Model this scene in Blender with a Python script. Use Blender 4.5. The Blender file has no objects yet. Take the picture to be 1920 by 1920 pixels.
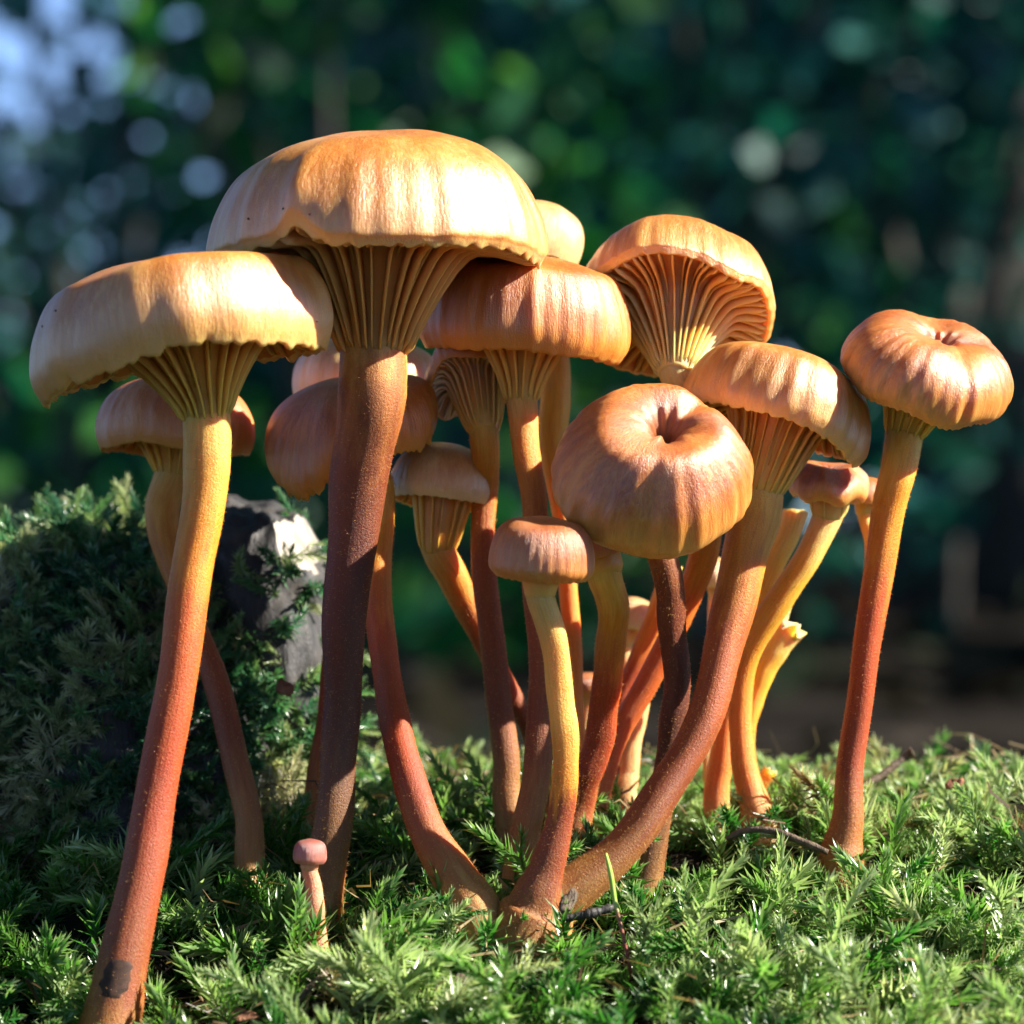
import bpy, math, random
import numpy as np
from mathutils import Vector
rng = np.random.default_rng(7)
random.seed(7)
scene = bpy.context.scene
col = scene.collection
# ------------------------------------------------------------------ camera, sky, sun, exposure
S = 4.0e-5            # metres per photograph pixel in the plane of focus
CD = 0.30             # camera distance to that plane
ZC = 0.13             # camera height above the forest floor
cam_d = bpy.data.cameras.new('camera'); cam = bpy.data.objects.new('camera', cam_d); col.objects.link(cam)
cam.location = (0, -CD, ZC); cam.rotation_euler = (math.radians(90), 0, 0)
cam_d.sensor_width = 36; cam_d.lens = 36 * CD / (1920 * S)
cam_d.clip_start = 0.01; cam_d.clip_end = 500
cam_d.dof.use_dof = True; cam_d.dof.focus_distance = CD - 0.003
cam_d.dof.aperture_fstop = cam_d.lens / 3.0
scene.camera = cam
SUN_EL, SUN_AZ = 33.0, 5.0      # from the right, a little towards the viewer
tosun = Vector((math.cos(math.radians(SUN_EL)) * math.cos(math.radians(SUN_AZ)),
                -math.cos(math.radians(SUN_EL)) * math.sin(math.radians(SUN_AZ)), math.sin(math.radians(SUN_EL))))
world = bpy.data.worlds.new('World'); scene.world = world; world.use_nodes = True
wn = world.node_tree; wn.nodes.clear()
sky = wn.nodes.new('ShaderNodeTexSky'); sky.sky_type = 'NISHITA'; sky.sun_disc = False; sky.dust_density = 0.0; sky.ozone_density = 1.5; sky.air_density = 0.3
sky.sun_elevation = math.radians(SUN_EL); sky.sun_rotation = math.radians(90 + SUN_AZ)
bg = wn.nodes.new('ShaderNodeBackground'); bg.inputs[1].default_value = 0.10
wo = wn.nodes.new('ShaderNodeOutputWorld')
wn.links.new(sky.outputs[0], bg.inputs[0]); wn.links.new(bg.outputs[0], wo.inputs[0])
sl = bpy.data.lights.new('sun', 'SUN'); sl.energy = 5.0; sl.angle = math.radians(0.5); sl.color = (1.0, 0.93, 0.82)
so = bpy.data.objects.new('sun', sl); col.objects.link(so); so.location = tosun * 20
so.rotation_euler = tosun.to_track_quat('Z', 'Y').to_euler()
scene.view_settings.view_transform = 'Standard'; scene.view_settings.look = 'None'
scene.view_settings.exposure = 1.78; scene.view_settings.gamma = 1.0
scene.cycles.max_bounces = 4; scene.cycles.diffuse_bounces = 2; scene.cycles.glossy_bounces = 2; scene.cycles.transmission_bounces = 3
scene.cycles.sample_clamp_indirect = 6.0

# ------------------------------------------------------------------ helpers
def P(px, py, d):
    """photograph pixel at depth d (metres behind the plane of focus) -> a point of the place"""
    k = (CD + d) / CD
    return np.array([(px - 960) * S * k, d, (960 - py) * S * k + ZC])

def tag(o, label=None, cat=None, group=None, kind=None):
    if label: o['label'] = label
    if cat: o['category'] = cat
    if group: o['group'] = group
    if kind: o['kind'] = kind
    return o

def mesh_obj(name, V, F, mat=None, parent=None, smooth=True, attrs=None, loc=None):
    V = np.asarray(V, dtype=np.float64)
    me = bpy.data.meshes.new(name)
    if isinstance(F, np.ndarray):
        n = F.shape[1]
        me.vertices.add(len(V)); me.vertices.foreach_set('co', V.astype(np.float32).ravel())
        me.loops.add(F.size); me.loops.foreach_set('vertex_index', F.astype(np.int32).ravel())
        me.polygons.add(len(F))
        me.polygons.foreach_set('loop_start', np.arange(0, F.size, n, dtype=np.int32))
        me.update(calc_edges=True)
    else:
        me.from_pydata([tuple(v) for v in V], [], F)
    if smooth: me.polygons.foreach_set('use_smooth', np.ones(len(me.polygons), dtype=bool))
    if attrs:
        for an, arr in attrs.items():
            arr = np.asarray(arr, dtype=np.float32)
            if arr.ndim == 1:
                a = me.attributes.new(an, 'FLOAT', 'POINT'); a.data.foreach_set('value', arr)
            else:
                a = me.attributes.new(an, 'FLOAT_VECTOR', 'POINT'); a.data.foreach_set('vector', arr.ravel())
    me.update()
    o = bpy.data.objects.new(name, me); col.objects.link(o)
    if mat: me.materials.append(mat)
    if parent: o.parent = parent
    if loc is not None: o.location = loc
    return o

def empty(name, loc):
    o = bpy.data.objects.new(name, None); col.objects.link(o); o.location = loc; o.empty_display_size = 0.002
    return o

def catmull(pts, n):
    pts = np.asarray(pts, float)
    m = len(pts); ext = np.vstack([2 * pts[0] - pts[1], pts, 2 * pts[-1] - pts[-2]])
    u = np.linspace(0, m - 1 - 1e-9, n); i = u.astype(int); f = (u - i)[:, None]
    p0, p1, p2, p3 = ext[i], ext[i + 1], ext[i + 2], ext[i + 3]
    return 0.5 * (2 * p1 + (p2 - p0) * f + (2 * p0 - 5 * p1 + 4 * p2 - p3) * f ** 2 + (3 * p1 - p0 - 3 * p2 + p3) * f ** 3)

def wob(th, freqs, amp, seed):
    r = np.random.default_rng(seed); out = np.zeros_like(th)
    for f in freqs: out += r.normal() * np.cos(f * th + r.uniform(0, 6.28))
    return amp * out / math.sqrt(len(freqs))

def norm(a): return a / (np.linalg.norm(a, axis=1)[:, None] + 1e-12)

def noise3(p, scale, seed, octaves=3):
    """cheap smooth pseudo-noise from random plane waves"""
    r = np.random.default_rng(seed); out = np.zeros(len(p)); a = 1.0
    for o in range(octaves):
        for _ in range(6):
            k = r.normal(size=3); k /= np.linalg.norm(k)
            out += a * np.sin(p @ (k * scale * 6.28 * r.uniform(.6, 1.4)) + r.uniform(0, 6.28)) / 3
        scale *= 2.1; a *= 0.5
    return out

def grid_faces(nr, nc, wrap=True):
    i, j = np.meshgrid(np.arange(nr - 1), np.arange(nc if wrap else nc - 1), indexing='ij')
    j2 = (j + 1) % nc
    return np.stack([i * nc + j, i * nc + j2, (i + 1) * nc + j2, (i + 1) * nc + j], -1).reshape(-1, 4)

def tube(path, rad, ns=18, ecc=None):
    """closed tube along path (n,3) with radius (n,) ; returns V,F(list),t,phi"""
    n = len(path); T = np.gradient(path, axis=0); T /= np.linalg.norm(T, axis=1)[:, None] + 1e-12
    ref = np.array([0.03, -1.0, 0.05])
    A = np.cross(T, ref); A /= np.linalg.norm(A, axis=1)[:, None] + 1e-12
    B = np.cross(T, A)
    ph = np.arange(ns) / ns * 2 * np.pi
    R = rad[:, None] * (1 if ecc is None else ecc)
    V = path[:, None, :] + R[..., None] * (np.cos(ph)[None, :, None] * A[:, None, :] + np.sin(ph)[None, :, None] * B[:, None, :])
    F = [tuple(f) for f in grid_faces(n, ns)]
    F.append(tuple(range(ns - 1, -1, -1))); F.append(tuple((n - 1) * ns + k for k in range(ns)))
    return V.reshape(-1, 3), F, np.repeat(np.linspace(0, 1, n), ns), np.tile(ph, n)

# ------------------------------------------------------------------ node helpers
def new_mat(name):
    m = bpy.data.materials.new(name); m.use_nodes = True
    nt = m.node_tree; nt.nodes.clear()
    out = nt.nodes.new('ShaderNodeOutputMaterial'); b = nt.nodes.new('ShaderNodeBsdfPrincipled')
    nt.links.new(b.outputs[0], out.inputs[0])
    return m, nt, b, out

def nd(nt, t, **kw):
    n = nt.nodes.new(t)
    for k, v in kw.items():
        if k.startswith('i_'): n.inputs[int(k[2:])].default_value = v
        else: setattr(n, k, v)
    return n

def ramp(nt, src, stops):
    r = nt.nodes.new('ShaderNodeValToRGB'); el = r.color_ramp.elements
    while len(el) < len(stops): el.new(0.5)
    for e, (p, c) in zip(el, stops): e.position = p; e.color = (*c, 1) if len(c) == 3 else c
    nt.links.new(src, r.inputs[0]); return r.outputs[0]

def mix(nt, fac, a, b, mode='MIX'):
    m = nt.nodes.new('ShaderNodeMix'); m.data_type = 'RGBA'; m.blend_type = mode
    for s, v in ((m.inputs[0], fac), (m.inputs[6], a), (m.inputs[7], b)):
        if isinstance(v, (int, float)): s.default_value = v
        elif isinstance(v, tuple): s.default_value = (*v, 1) if len(v) == 3 else v
        else: nt.links.new(v, s)
    return m.outputs[2]

def noise(nt, vec, scale, detail=4, rough=.55):
    n = nt.nodes.new('ShaderNodeTexNoise'); n.inputs['Scale'].default_value = scale
    n.inputs['Detail'].default_value = detail; n.inputs['Roughness'].default_value = rough
    if vec is not None: nt.links.new(vec, n.inputs['Vector'])
    return n.outputs['Fac']

def mapping(nt, vec, scale):
    m = nt.nodes.new('ShaderNodeMapping'); m.inputs['Scale'].default_value = scale
    nt.links.new(vec, m.inputs['Vector']); return m.outputs[0]

def bump(nt, h, dist, strength=1.0, normal=None):
    b = nt.nodes.new('ShaderNodeBump'); b.inputs['Distance'].default_value = dist; b.inputs['Strength'].default_value = strength
    nt.links.new(h, b.inputs['Height'])
    if normal is not None: nt.links.new(normal, b.inputs['Normal'])
    return b.outputs[0]

# ------------------------------------------------------------------ mushroom materials
def cap_material(name, top=(.52, .22, .05), pale=(.66, .38, .14), dark=(.38, .13, .022), sss=.5, gloss=.40, heart=None, coat=.8):
    m, nt, b, _ = new_mat(name)
    a = nd(nt, 'ShaderNodeAttribute', attribute_name='fib'); v = a.outputs['Vector']
    tt = nd(nt, 'ShaderNodeAttribute', attribute_name='t').outputs['Fac']
    fibr = noise(nt, mapping(nt, v, (24, 24, 7.0)), 1.0, 6, .7)
    fine = noise(nt, mapping(nt, v, (70, 70, 9)), 1.0, 4, .6)
    patch = noise(nt, mapping(nt, v, (2.2, 2.2, 2.2)), 1.0, 4, .55)
    c = ramp(nt, patch, [(.32, dark), (.52, top), (.75, pale)])
    streak = ramp(nt, fibr, [(.38, dark), (.5, top), (.66, pale)])
    c = mix(nt, .42, c, streak)
    rim = ramp(nt, tt, [(.0, (0, 0, 0)), (.3, (0, 0, 0)), (.47, (.8, .8, .8)), (.5, (1, 1, 1))])
    c = mix(nt, rim, c, tuple(min(1, x * 1.15) for x in pale))
    if heart: c = mix(nt, ramp(nt, tt, [(.02, (.85,) * 3), (.10, (.45,) * 3), (.2, (0, 0, 0))]), c, heart)
    nt.links.new(c, b.inputs['Base Color'])
    rr = mix(nt, ramp(nt, patch, [(.5, (0,) * 3), (.8, (.4,) * 3)]), ramp(nt, fine, [(.3, (gloss - .12,) * 3), (.7, (gloss + .10,) * 3)]), (.7, .7, .7))
    nt.links.new(rr, b.inputs['Roughness'])
    g = nd(nt, 'ShaderNodeTexCoord').outputs['Object']
    grain = noise(nt, g, 6500, 3, .75)
    n1 = bump(nt, fibr, 0.00016, .6); n2 = bump(nt, fine, 0.00008, .6, n1); n3 = bump(nt, grain, 0.00006, .6, n2)
    nt.links.new(n3, b.inputs['Normal'])
    b.inputs['Subsurface Weight'].default_value = sss
    b.inputs['Subsurface Radius'].default_value = (1.0, .40, .08); b.inputs['Subsurface Scale'].default_value = .0022
    b.inputs['Specular IOR Level'].default_value = .9
    b.inputs['Coat Weight'].default_value = coat; b.inputs['Coat Roughness'].default_value = .30
    nt.links.new(n3, b.inputs['Coat Normal'])
    return m

def gill_material(name, c1=(.62, .36, .15), c2=(.72, .50, .27), low=(.42, .19, .06)):
    m, nt, b, _ = new_mat(name)
    tt = nd(nt, 'ShaderNodeAttribute', attribute_name='t').outputs['Fac']
    g = nd(nt, 'ShaderNodeTexCoord').outputs['Object']
    n = noise(nt, g, 900, 4)
    c = ramp(nt, tt, [(.5, c2), (.74, c1), (.96, low)])
    c = mix(nt, ramp(nt, n, [(.35, (0, 0, 0)), (.7, (.45, .45, .45))]), c, low)
    nt.links.new(c, b.inputs['Base Color'])
    b.inputs['Roughness'].default_value = .42
    b.inputs['Subsurface Weight'].default_value = .7
    b.inputs['Subsurface Radius'].default_value = (1.0, .6, .3); b.inputs['Subsurface Scale'].default_value = .0010
    nt.links.new(bump(nt, noise(nt, g, 4200, 3), .00006, .5), b.inputs['Normal'])
    return m

def stem_material(name, stops):
    m, nt, b, _ = new_mat(name)
    tt = nd(nt, 'ShaderNodeAttribute', attribute_name='t').outputs['Fac']
    v = nd(nt, 'ShaderNodeAttribute', attribute_name='fib').outputs['Vector']
    g = nd(nt, 'ShaderNodeTexCoord').outputs['Object']
    warp = noise(nt, mapping(nt, v, (1.6, 1.6, 2.2)), 1.0, 6, .6)
    ma = nd(nt, 'ShaderNodeMath', operation='MULTIPLY_ADD'); nt.links.new(warp, ma.inputs[0]); ma.inputs[1].default_value = .34
    sub = nd(nt, 'ShaderNodeMath', operation='SUBTRACT'); nt.links.new(tt, sub.inputs[0]); sub.inputs[1].default_value = .17
    nt.links.new(sub.outputs[0], ma.inputs[2])
    c = ramp(nt, ma.outputs[0], stops)
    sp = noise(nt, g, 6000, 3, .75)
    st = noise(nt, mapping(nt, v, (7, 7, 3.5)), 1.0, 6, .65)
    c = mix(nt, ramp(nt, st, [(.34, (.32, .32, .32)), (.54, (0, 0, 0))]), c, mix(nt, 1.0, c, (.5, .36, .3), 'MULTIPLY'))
    c = mix(nt, ramp(nt, sp, [(.54, (0, 0, 0)), (.72, (.30, .30, .30))]), c, mix(nt, .4, c, (.80, .48, .20)))  # pale specks put the grainy sparkle into the colour
    nt.links.new(c, b.inputs['Base Color'])
    nt.links.new(ramp(nt, sp, [(.35, (.34,) * 3), (.65, (.66,) * 3)]), b.inputs['Roughness'])
    n1 = bump(nt, st, .00010, .6); n2 = bump(nt, sp, .00008, 1.0, n1)
    nt.links.new(n2, b.inputs['Normal'])
    b.inputs['Subsurface Weight'].default_value = .45
    b.inputs['Subsurface Radius'].default_value = (1.0, .28, .05); b.inputs['Subsurface Scale'].default_value = .0022
    b.inputs['Specular IOR Level'].default_value = .42
    b.inputs['Sheen Weight'].default_value = .0; b.inputs['Sheen Roughness'].default_value = .35
    b.inputs['Sheen Tint'].default_value = (1, .8, .55, 1)
    return m

STOPS = {
 'amber': [(0, (.50, .26, .06)), (.10, (.36, .15, .03)), (.20, (.22, .055, .012)), (.48, (.36, .046, .007)), (.68, (.54, .10, .008)), (.82, (.70, .26, .014)), (1, (.78, .46, .09))],
 'dark': [(0, (.38, .22, .06)), (.12, (.22, .095, .022)), (.38, (.075, .018, .006)), (.64, (.105, .017, .005)), (.80, (.17, .036, .007)), (.93, (.38, .13, .022)), (1, (.62, .30, .07))],
 'brown': [(0, (.50, .32, .11)), (.14, (.34, .16, .042)), (.40, (.20, .042, .009)), (.70, (.36, .075, .008)), (.88, (.62, .24, .022)), (1, (.74, .40, .085))],
 'red': [(0, (.52, .31, .085)), (.13, (.36, .14, .03)), (.34, (.28, .042, .008)), (.62, (.46, .068, .006)), (.82, (.68, .26, .012)), (1, (.80, .50, .09))],
 'coral': [(0, (.52, .32, .12)), (.2, (.40, .09, .016)), (.5, (.58, .11, .009)), (.74, (.72, .31, .022)), (.88, (.78, .48, .12)), (1, (.80, .58, .24))],
 'yellow': [(0, (.46, .26, .08)), (.10, (.38, .18, .045)), (.25, (.22, .055, .012)), (.44, (.26, .04, .006)), (.52, (.62, .24, .014)), (.72, (.78, .47, .08)), (1, (.70, .40, .10))],
 'orange': [(0, (.70, .40, .17)), (.2, (.66, .22, .035)), (.5, (.70, .25, .016)), (.8, (.80, .43, .035)), (1, (.80, .56, .18))],
 'rose': [(0, (.50, .24, .12)), (1, (.56, .27, .15))],
 'pale': [(0, (.60, .36, .15)), (.5, (.68, .40, .15)), (1, (.76, .5, .19))],
}
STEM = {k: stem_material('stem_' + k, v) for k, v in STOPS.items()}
STEMTOP = {k: tuple(.85 * a_ + .15 * b_ for a_, b_ in zip(v[-1][1], v[-2][1])) for k, v in STOPS.items()}
CAP = {
 'tan': cap_material('cap_tan', (.58, .20, .022), (.76, .42, .12), (.42, .12, .009)),
 'amber': cap_material('cap_amber', (.54, .135, .008), (.66, .26, .035), (.36, .066, .004), coat=.3),
 'brown': cap_material('cap_brown', (.42, .11, .012), (.58, .23, .04), (.27, .048, .006), coat=.35),
 'chestnut': cap_material('cap_chestnut', (.55, .15, .014), (.76, .37, .085), (.31, .052, .006), gloss=.34, heart=(.14, .016, .007)),
 'pale': cap_material('cap_pale', (.68, .35, .10), (.80, .54, .24), (.56, .21, .04)),
 'pink': cap_material('cap_pink', (.36, .09, .06), (.45, .15, .10), (.25, .05, .03)),
}
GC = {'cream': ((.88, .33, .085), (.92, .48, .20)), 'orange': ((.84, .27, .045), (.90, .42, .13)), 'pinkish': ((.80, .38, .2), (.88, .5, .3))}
for k_ in list(GC): GC['furrow_' + k_] = tuple((c_[0] * .82, c_[1] * .58, c_[2] * .42) for c_ in GC[k_])  # furrows darker than the gills: slight pigment, mostly painted-in occlusion
GILL = {}
def gill_for(g, smat):
    if (g, smat) not in GILL:
        GILL[(g, smat)] = gill_material('gill_' + g + '_' + smat, *GC[g], STEMTOP[smat])
    return GILL[(g, smat)]
m, nt, b, out_ = new_mat('stem_fuzz'); b.inputs['Base Color'].default_value = (.60, .32, .11, 1); b.inputs['Roughness'].default_value = .5
tr = nt.nodes.new('ShaderNodeBsdfTranslucent'); tr.inputs[0].default_value = (.75, .42, .14, 1); mx = nt.nodes.new('ShaderNodeMixShader'); mx.inputs[0].default_value = .5
nt.links.new(b.outputs[0], mx.inputs[1]); nt.links.new(tr.outputs[0], mx.inputs[2]); nt.links.new(mx.outputs[0], out_.inputs[0])
FUZZ = m

# ------------------------------------------------------------------ the mossy ground (one sheet, fine near the mushrooms, on to the horizon)
GD = np.array([-30, -12, -6, -4, -3, -2, -1, 0, 1, 2, 3, 4, 5, 6, 8, 12, 20]) / 100.
GR = np.array([0, 0, 2460, 2225, 2085, 1960, 1835, 1725, 1645, 1580, 1530, 1500, 1505, 1540, 0, 0, 0.])
GZ = (960 - GR) * S * (CD + GD) / CD + ZC
GZ[0] = 0.0; GZ[1] = 0.012; GZ[-3] = .075; GZ[-2] = .03; GZ[-1] = 0.0
def ground_z(x, y):
    x = np.asarray(x, float); y = np.asarray(y, float)
    z = np.interp(y, GD, GZ)
    near = np.exp(-(np.maximum(np.abs(y - .005) - .035, 0) / .03) ** 2) * np.exp(-(np.maximum(np.abs(x) - .06, 0) / .05) ** 2)
    p = np.stack([x, y, 0 * x], -1).reshape(-1, 3)
    bmp = noise3(p, 45, 3, 3).reshape(x.shape) * .0013 + noise3(p, 220, 5, 2).reshape(x.shape) * .0003
    side = np.clip((np.abs(x) - .06) / .25, 0, 1) ** 1.5
    z = z * (1 - side) + np.minimum(z, .0) * side
    # the ground falls away under the tall mushroom at the front left
    z = z - .0062 * np.exp(-((x + .030) / .013) ** 2 - ((y + .019) / .013) ** 2)
    far = noise3(p, .35, 9, 2).reshape(x.shape) * .012 * np.clip((np.abs(y) - .3) / 2, 0, 1)
    return z + bmp * near + far
def axis_pts(lim_f, step_f, far):
    f = np.arange(-lim_f, lim_f + 1e-9, step_f)
    g = lim_f * np.exp(np.linspace(0, math.log(far / lim_f), 46))[1:]
    return np.concatenate([-g[::-1], f, g])
gx = axis_pts(.085, .0009, 90); gy = axis_pts(.075, .0009, 90)
GX, GY = np.meshgrid(gx, gy)
V = np.stack([GX, GY, ground_z(GX, GY)], -1).reshape(-1, 3)
m, nt, b, _ = new_mat('forest_soil')
g = nd(nt, 'ShaderNodeTexCoord').outputs['Object']
n1 = noise(nt, g, 260, 6, .65); n2 = noise(nt, g, 1.6, 5, .6)
c = ramp(nt, n1, [(.3, (.008, .006, .004)), (.5, (.02, .014, .009)), (.7, (.045, .03, .016))])
c2 = ramp(nt, n2, [(.35, (.004, .004, .005)), (.55, (.010, .009, .009)), (.7, (.008, .013, .008))])
nt.links.new(mix(nt, .6, c, c2), b.inputs['Base Color']); b.inputs['Roughness'].default_value = .95; b.inputs['Specular IOR Level'].default_value = .06
nt.links.new(bump(nt, n1, .001, .9), b.inputs['Normal'])
ground = mesh_obj('ground', V, grid_faces(len(gy), len(gx), False), m); ground['kind'] = 'structure'

# ------------------------------------------------------------------ mushrooms
def rot(pitch, roll):
    p, r = math.radians(pitch), math.radians(roll)
    Rx = np.array([[1, 0, 0], [0, math.cos(p), -math.sin(p)], [0, math.sin(p), math.cos(p)]])
    Ry = np.array([[math.cos(r), 0, math.sin(r)], [0, 1, 0], [-math.sin(r), 0, math.cos(r)]])
    return Ry @ Rx

def gauss_ang(th, c, w):
    d = (th - math.radians(c) + np.pi) % (2 * np.pi) - np.pi
    return np.exp(-(d / math.radians(w)) ** 2)

def build_cap(root, base, sp):
    """sp: c=(px,py,d_cm) R H D F rs, nav=(depth,radius), pitch roll, off, radial=[(amp,center,width)], drop=[(px,center,width)], lift of the crown"""
    cx, cy, dcm = sp['c']; d = dcm / 100; k = (CD + d) / CD
    R, H, D, F, rs = sp['R'], sp['H'], sp.get('D', .2 * sp['R']), sp['F'], sp['rs']
    nav, navr = sp.get('nav', (0, .2)); seed = sp['seed']
    inr = sp.get('inroll', .9)
    sh = sp.get('shoulder', 1.0)
    s2 = min(sh, 1.06)
    if nav: top = [(0, H - nav), (navr * .35, H - nav * .86), (navr * .8, H - nav * .45), (navr * 1.4, H - nav * .16), (max(.42, navr * 2.3), H)]
    else: top = [(0, H), (.12, H * .995), (.24, H * .98), (.40, H * .93)]
    top += [(.64, H * (.80 if not nav else .93) * s2), (.84, H * .57 * sh), (.96, H * .25 * sh), (1.0, -.15 * D), (.985, -.62 * D), (.5 * (.97 + inr), -D)]
    th_ = .045
    fr = rs / R
    und = [(inr, -D * .97), (inr - th_, -D * .72), (inr - .09, -D * .35), (.70, -.02 * F), (.55, -.05 * F), (.40 + .2 * fr, -.20 * F), (.18 + .75 * fr, -.48 * F), (fr * 1.12 + .012, -.80 * F), (fr * 1.03, -F), (fr * .86, -1.12 * F)]
    nt_, nu_ = 44, 34
    A = catmull(top, nt_); B = catmull(und, nu_)
    prof = np.vstack([A, B]); prof[:, 0] = np.maximum(prof[:, 0], 0)
    t = np.concatenate([np.linspace(0, .48, nt_), np.linspace(.5, 1, nu_)])
    NT = 220 if R > 160 else (150 if R > 90 else 90)
    th = np.arange(NT) / NT * 2 * np.pi
    rad = np.ones(NT) + wob(th, [2, 3, 5], sp.get('lump', .018), seed) + wob(th, [9, 13, 17], .006, seed + 1)
    for a, c, w in sp.get('radial', []): rad += a * gauss_ang(th, c, w)
    drop = wob(th, [3, 4, 6, 7], sp.get('wave', .02) * R, seed + 2)
    ndrop = np.zeros(NT)
    for a, c, w in sp.get('drop', []):
        if w < 14: ndrop -= a * gauss_ang(th, c, w)
        else: drop -= a * gauss_ang(th, c, w)
    teeth = wob(th, [23, 31, 41, 55, 67], sp.get('teeth', .014) * R, seed + 3)
    rn = prof[:, 0:1]
    wr = np.clip(rn, 0, 1) ** .7
    wd = np.where(t[:, None] < .49, np.clip((rn - .30) / .7, 0, 1) ** 1.6, np.clip((rn - .42) / (inr - .42), 0, 1.05) ** 1.5)
    edge = np.exp(-((t[:, None] - .49) / .035) ** 2)
    ribs = wob(th, [19, 27, 33, 38], sp.get('rib', .0085) * R, seed + 5)[None, :] * np.exp(-((t[:, None] - .38) / .12) ** 2)
    lum = np.zeros_like(t[:, None] * th[None, :])
    for a, c, w, r0, r1 in sp.get('dent', []):
        lum += a * gauss_ang(th, c, w)[None, :] * np.exp(-((rn - r0) / r1) ** 2) * (t[:, None] < .49)
    lum += wob(th, [1, 2, 3], .018 * R, seed + 9)[None, :] * np.exp(-((rn - .55) / .25) ** 2) * (t[:, None] < .49)
    if nav: lum += wob(th, [4, 5, 7, 9, 11], .026 * R, seed + 11)[None, :] * np.exp(-((rn - navr * .95) / (navr * .7)) ** 2) * (t[:, None] < .49)
    rr = rn * R * (1 + (rad[None, :] - 1) * wr) + ribs
    hh = prof[:, 1:2] + wd * drop[None, :] + np.clip(wd, 0, 1.05) ** 5 * ndrop[None, :] + edge * teeth[None, :] + ribs * .4 + lum
    ox, oy = sp.get('off', (0, 0))      # crown centre off the stem axis
    woff = np.where(t[:, None] < .6, 1.0, np.clip(1 - (t[:, None] - .6) / .3, 0, 1))
    X = rr * np.cos(th) + ox * woff; Y = rr * np.sin(th) + oy * woff
    L = np.stack([X, Y, hh], -1)
    M = rot(sp.get('pitch', 0), sp.get('roll', 0))
    C = P(cx, cy, d)
    ln_ = noise3(L.reshape(-1, 3) / R + seed, .42, seed + 21, 3).reshape(L.shape[:2])
    onc = (t[:, None] < .49) * (1.0 - .6 * np.exp(-(rn / .15) ** 2)) + (t[:, None] >= .49) * np.clip((rn - .6) / .3, 0, 1)
    L = L + ln_[..., None] * onc[..., None] * np.stack([np.cos(th)[None] * rn, np.sin(th)[None] * rn, np.ones_like(rr) * (1 - .6 * rn)], -1) * sp.get('lumpy', .016) * R
    nx, ny = sp.get('navoff', (0, 0)); wn_ = np.exp(-(rn / .5) ** 2) * (t[:, None] < .49)
    L[..., 0] += nx * wn_; L[..., 1] += ny * wn_
    W = (L @ M.T) * S * k + C
    V = W.reshape(-1, 3) - base
    nr = len(t)
    Fc = [tuple(f) for f in grid_faces(nr, NT)]
    Fc = [f[::-1] for f in Fc]
    Fc.append(tuple((nr - 1) * NT + q for q in range(NT))[::-1])
    ang = np.tile(th, nr); tv = np.repeat(t, NT)
    sc = .35 + .65 * np.clip(np.repeat(prof[:, 0], NT), 0, 1)
    fib = np.stack([np.cos(ang) * sc + seed * 3.1, np.sin(ang) * sc + seed * 1.7, tv * 2 + seed], -1)
    o = mesh_obj('cap', V, Fc, sp['mat'], root, True, {'t': tv, 'fib': fib})
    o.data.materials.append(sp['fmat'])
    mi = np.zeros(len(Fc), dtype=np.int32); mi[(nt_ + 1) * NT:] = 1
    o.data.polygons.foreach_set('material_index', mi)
    # gills: blades standing on the underside
    ng = sp.get('gills', 0)
    if ng:
        Wl = L[nt_:, :, :]                                   # (nu, NT, 3)
        nsec = 13
        gr = np.random.default_rng(seed + 50)
        for gidx in range(ng):
            a0 = (gidx + gr.uniform(-.3, .3)) / ng * 2 * np.pi
            full = gidx % 2 == 0
            s0, s1 = .03, (gr.uniform(.90, .995) if full else gr.uniform(.45, .80))
            u = np.linspace(s0, s1, nsec)
            jj = u * (nu_ - 1); j0 = np.clip(jj.astype(int), 0, nu_ - 2); fj = (jj - j0)[:, None]
            def samp(ang):
                q = (ang % (2 * np.pi)) / (2 * np.pi) * NT; q0 = int(q) % NT; q1 = (q0 + 1) % NT; fq = q - int(q)
                c0 = Wl[j0, q0] * (1 - fq) + Wl[j0, q1] * fq; c1 = Wl[j0 + 1, q0] * (1 - fq) + Wl[j0 + 1, q1] * fq
                return c0 * (1 - fj) + c1 * fj
            sway = a0 + .02 * np.sin(u * 4 + gidx)[0]
            Cc = samp(sway); Ct = samp(sway + .02)
            tan = np.gradient(Cc, axis=0); tan /= np.linalg.norm(tan, axis=1)[:, None] + 1e-9
            side = Ct - Cc; side /= np.linalg.norm(side, axis=1)[:, None] + 1e-9
            nrm = np.cross(side, tan); nrm /= np.linalg.norm(nrm, axis=1)[:, None] + 1e-9
            if nrm[nsec // 2, 2] > 0: nrm = -nrm
            uu = np.linspace(0, 1, nsec)
            hgt = 1.35 * sp.get('gh', .075) * R * (np.sin(np.pi * uu ** .8) ** .75)[:, None] * (1 if full else .6)
            bw = (sp.get('gw', .016) * R * (1 - .25 * uu))[:, None]
            ew = bw * .62
            rows = np.stack([Cc - side * bw - nrm * 1.5, Cc - side * ew + nrm * hgt, Cc + side * ew + nrm * hgt, Cc + side * bw - nrm * 1.5], 1)
            Gv = ((rows.reshape(-1, 3)) @ M.T) * S * k + C - base
            Gf = [tuple(f) for f in grid_faces(nsec, 4)]
            Gf += [(3, 2, 1, 0), tuple((nsec - 1) * 4 + q for q in range(4))]
            mesh_obj('gill', Gv, Gf, sp['gmat'], o, True, {'t': np.repeat(.5 + .5 * u, 4)})
    apex = (np.array([0, 0, -F * .97]) @ M.T) * S * k + C
    inner = (np.array([0, 0, -F * .55]) @ M.T) * S * k + C
    return apex, inner, rs * S * k

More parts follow.
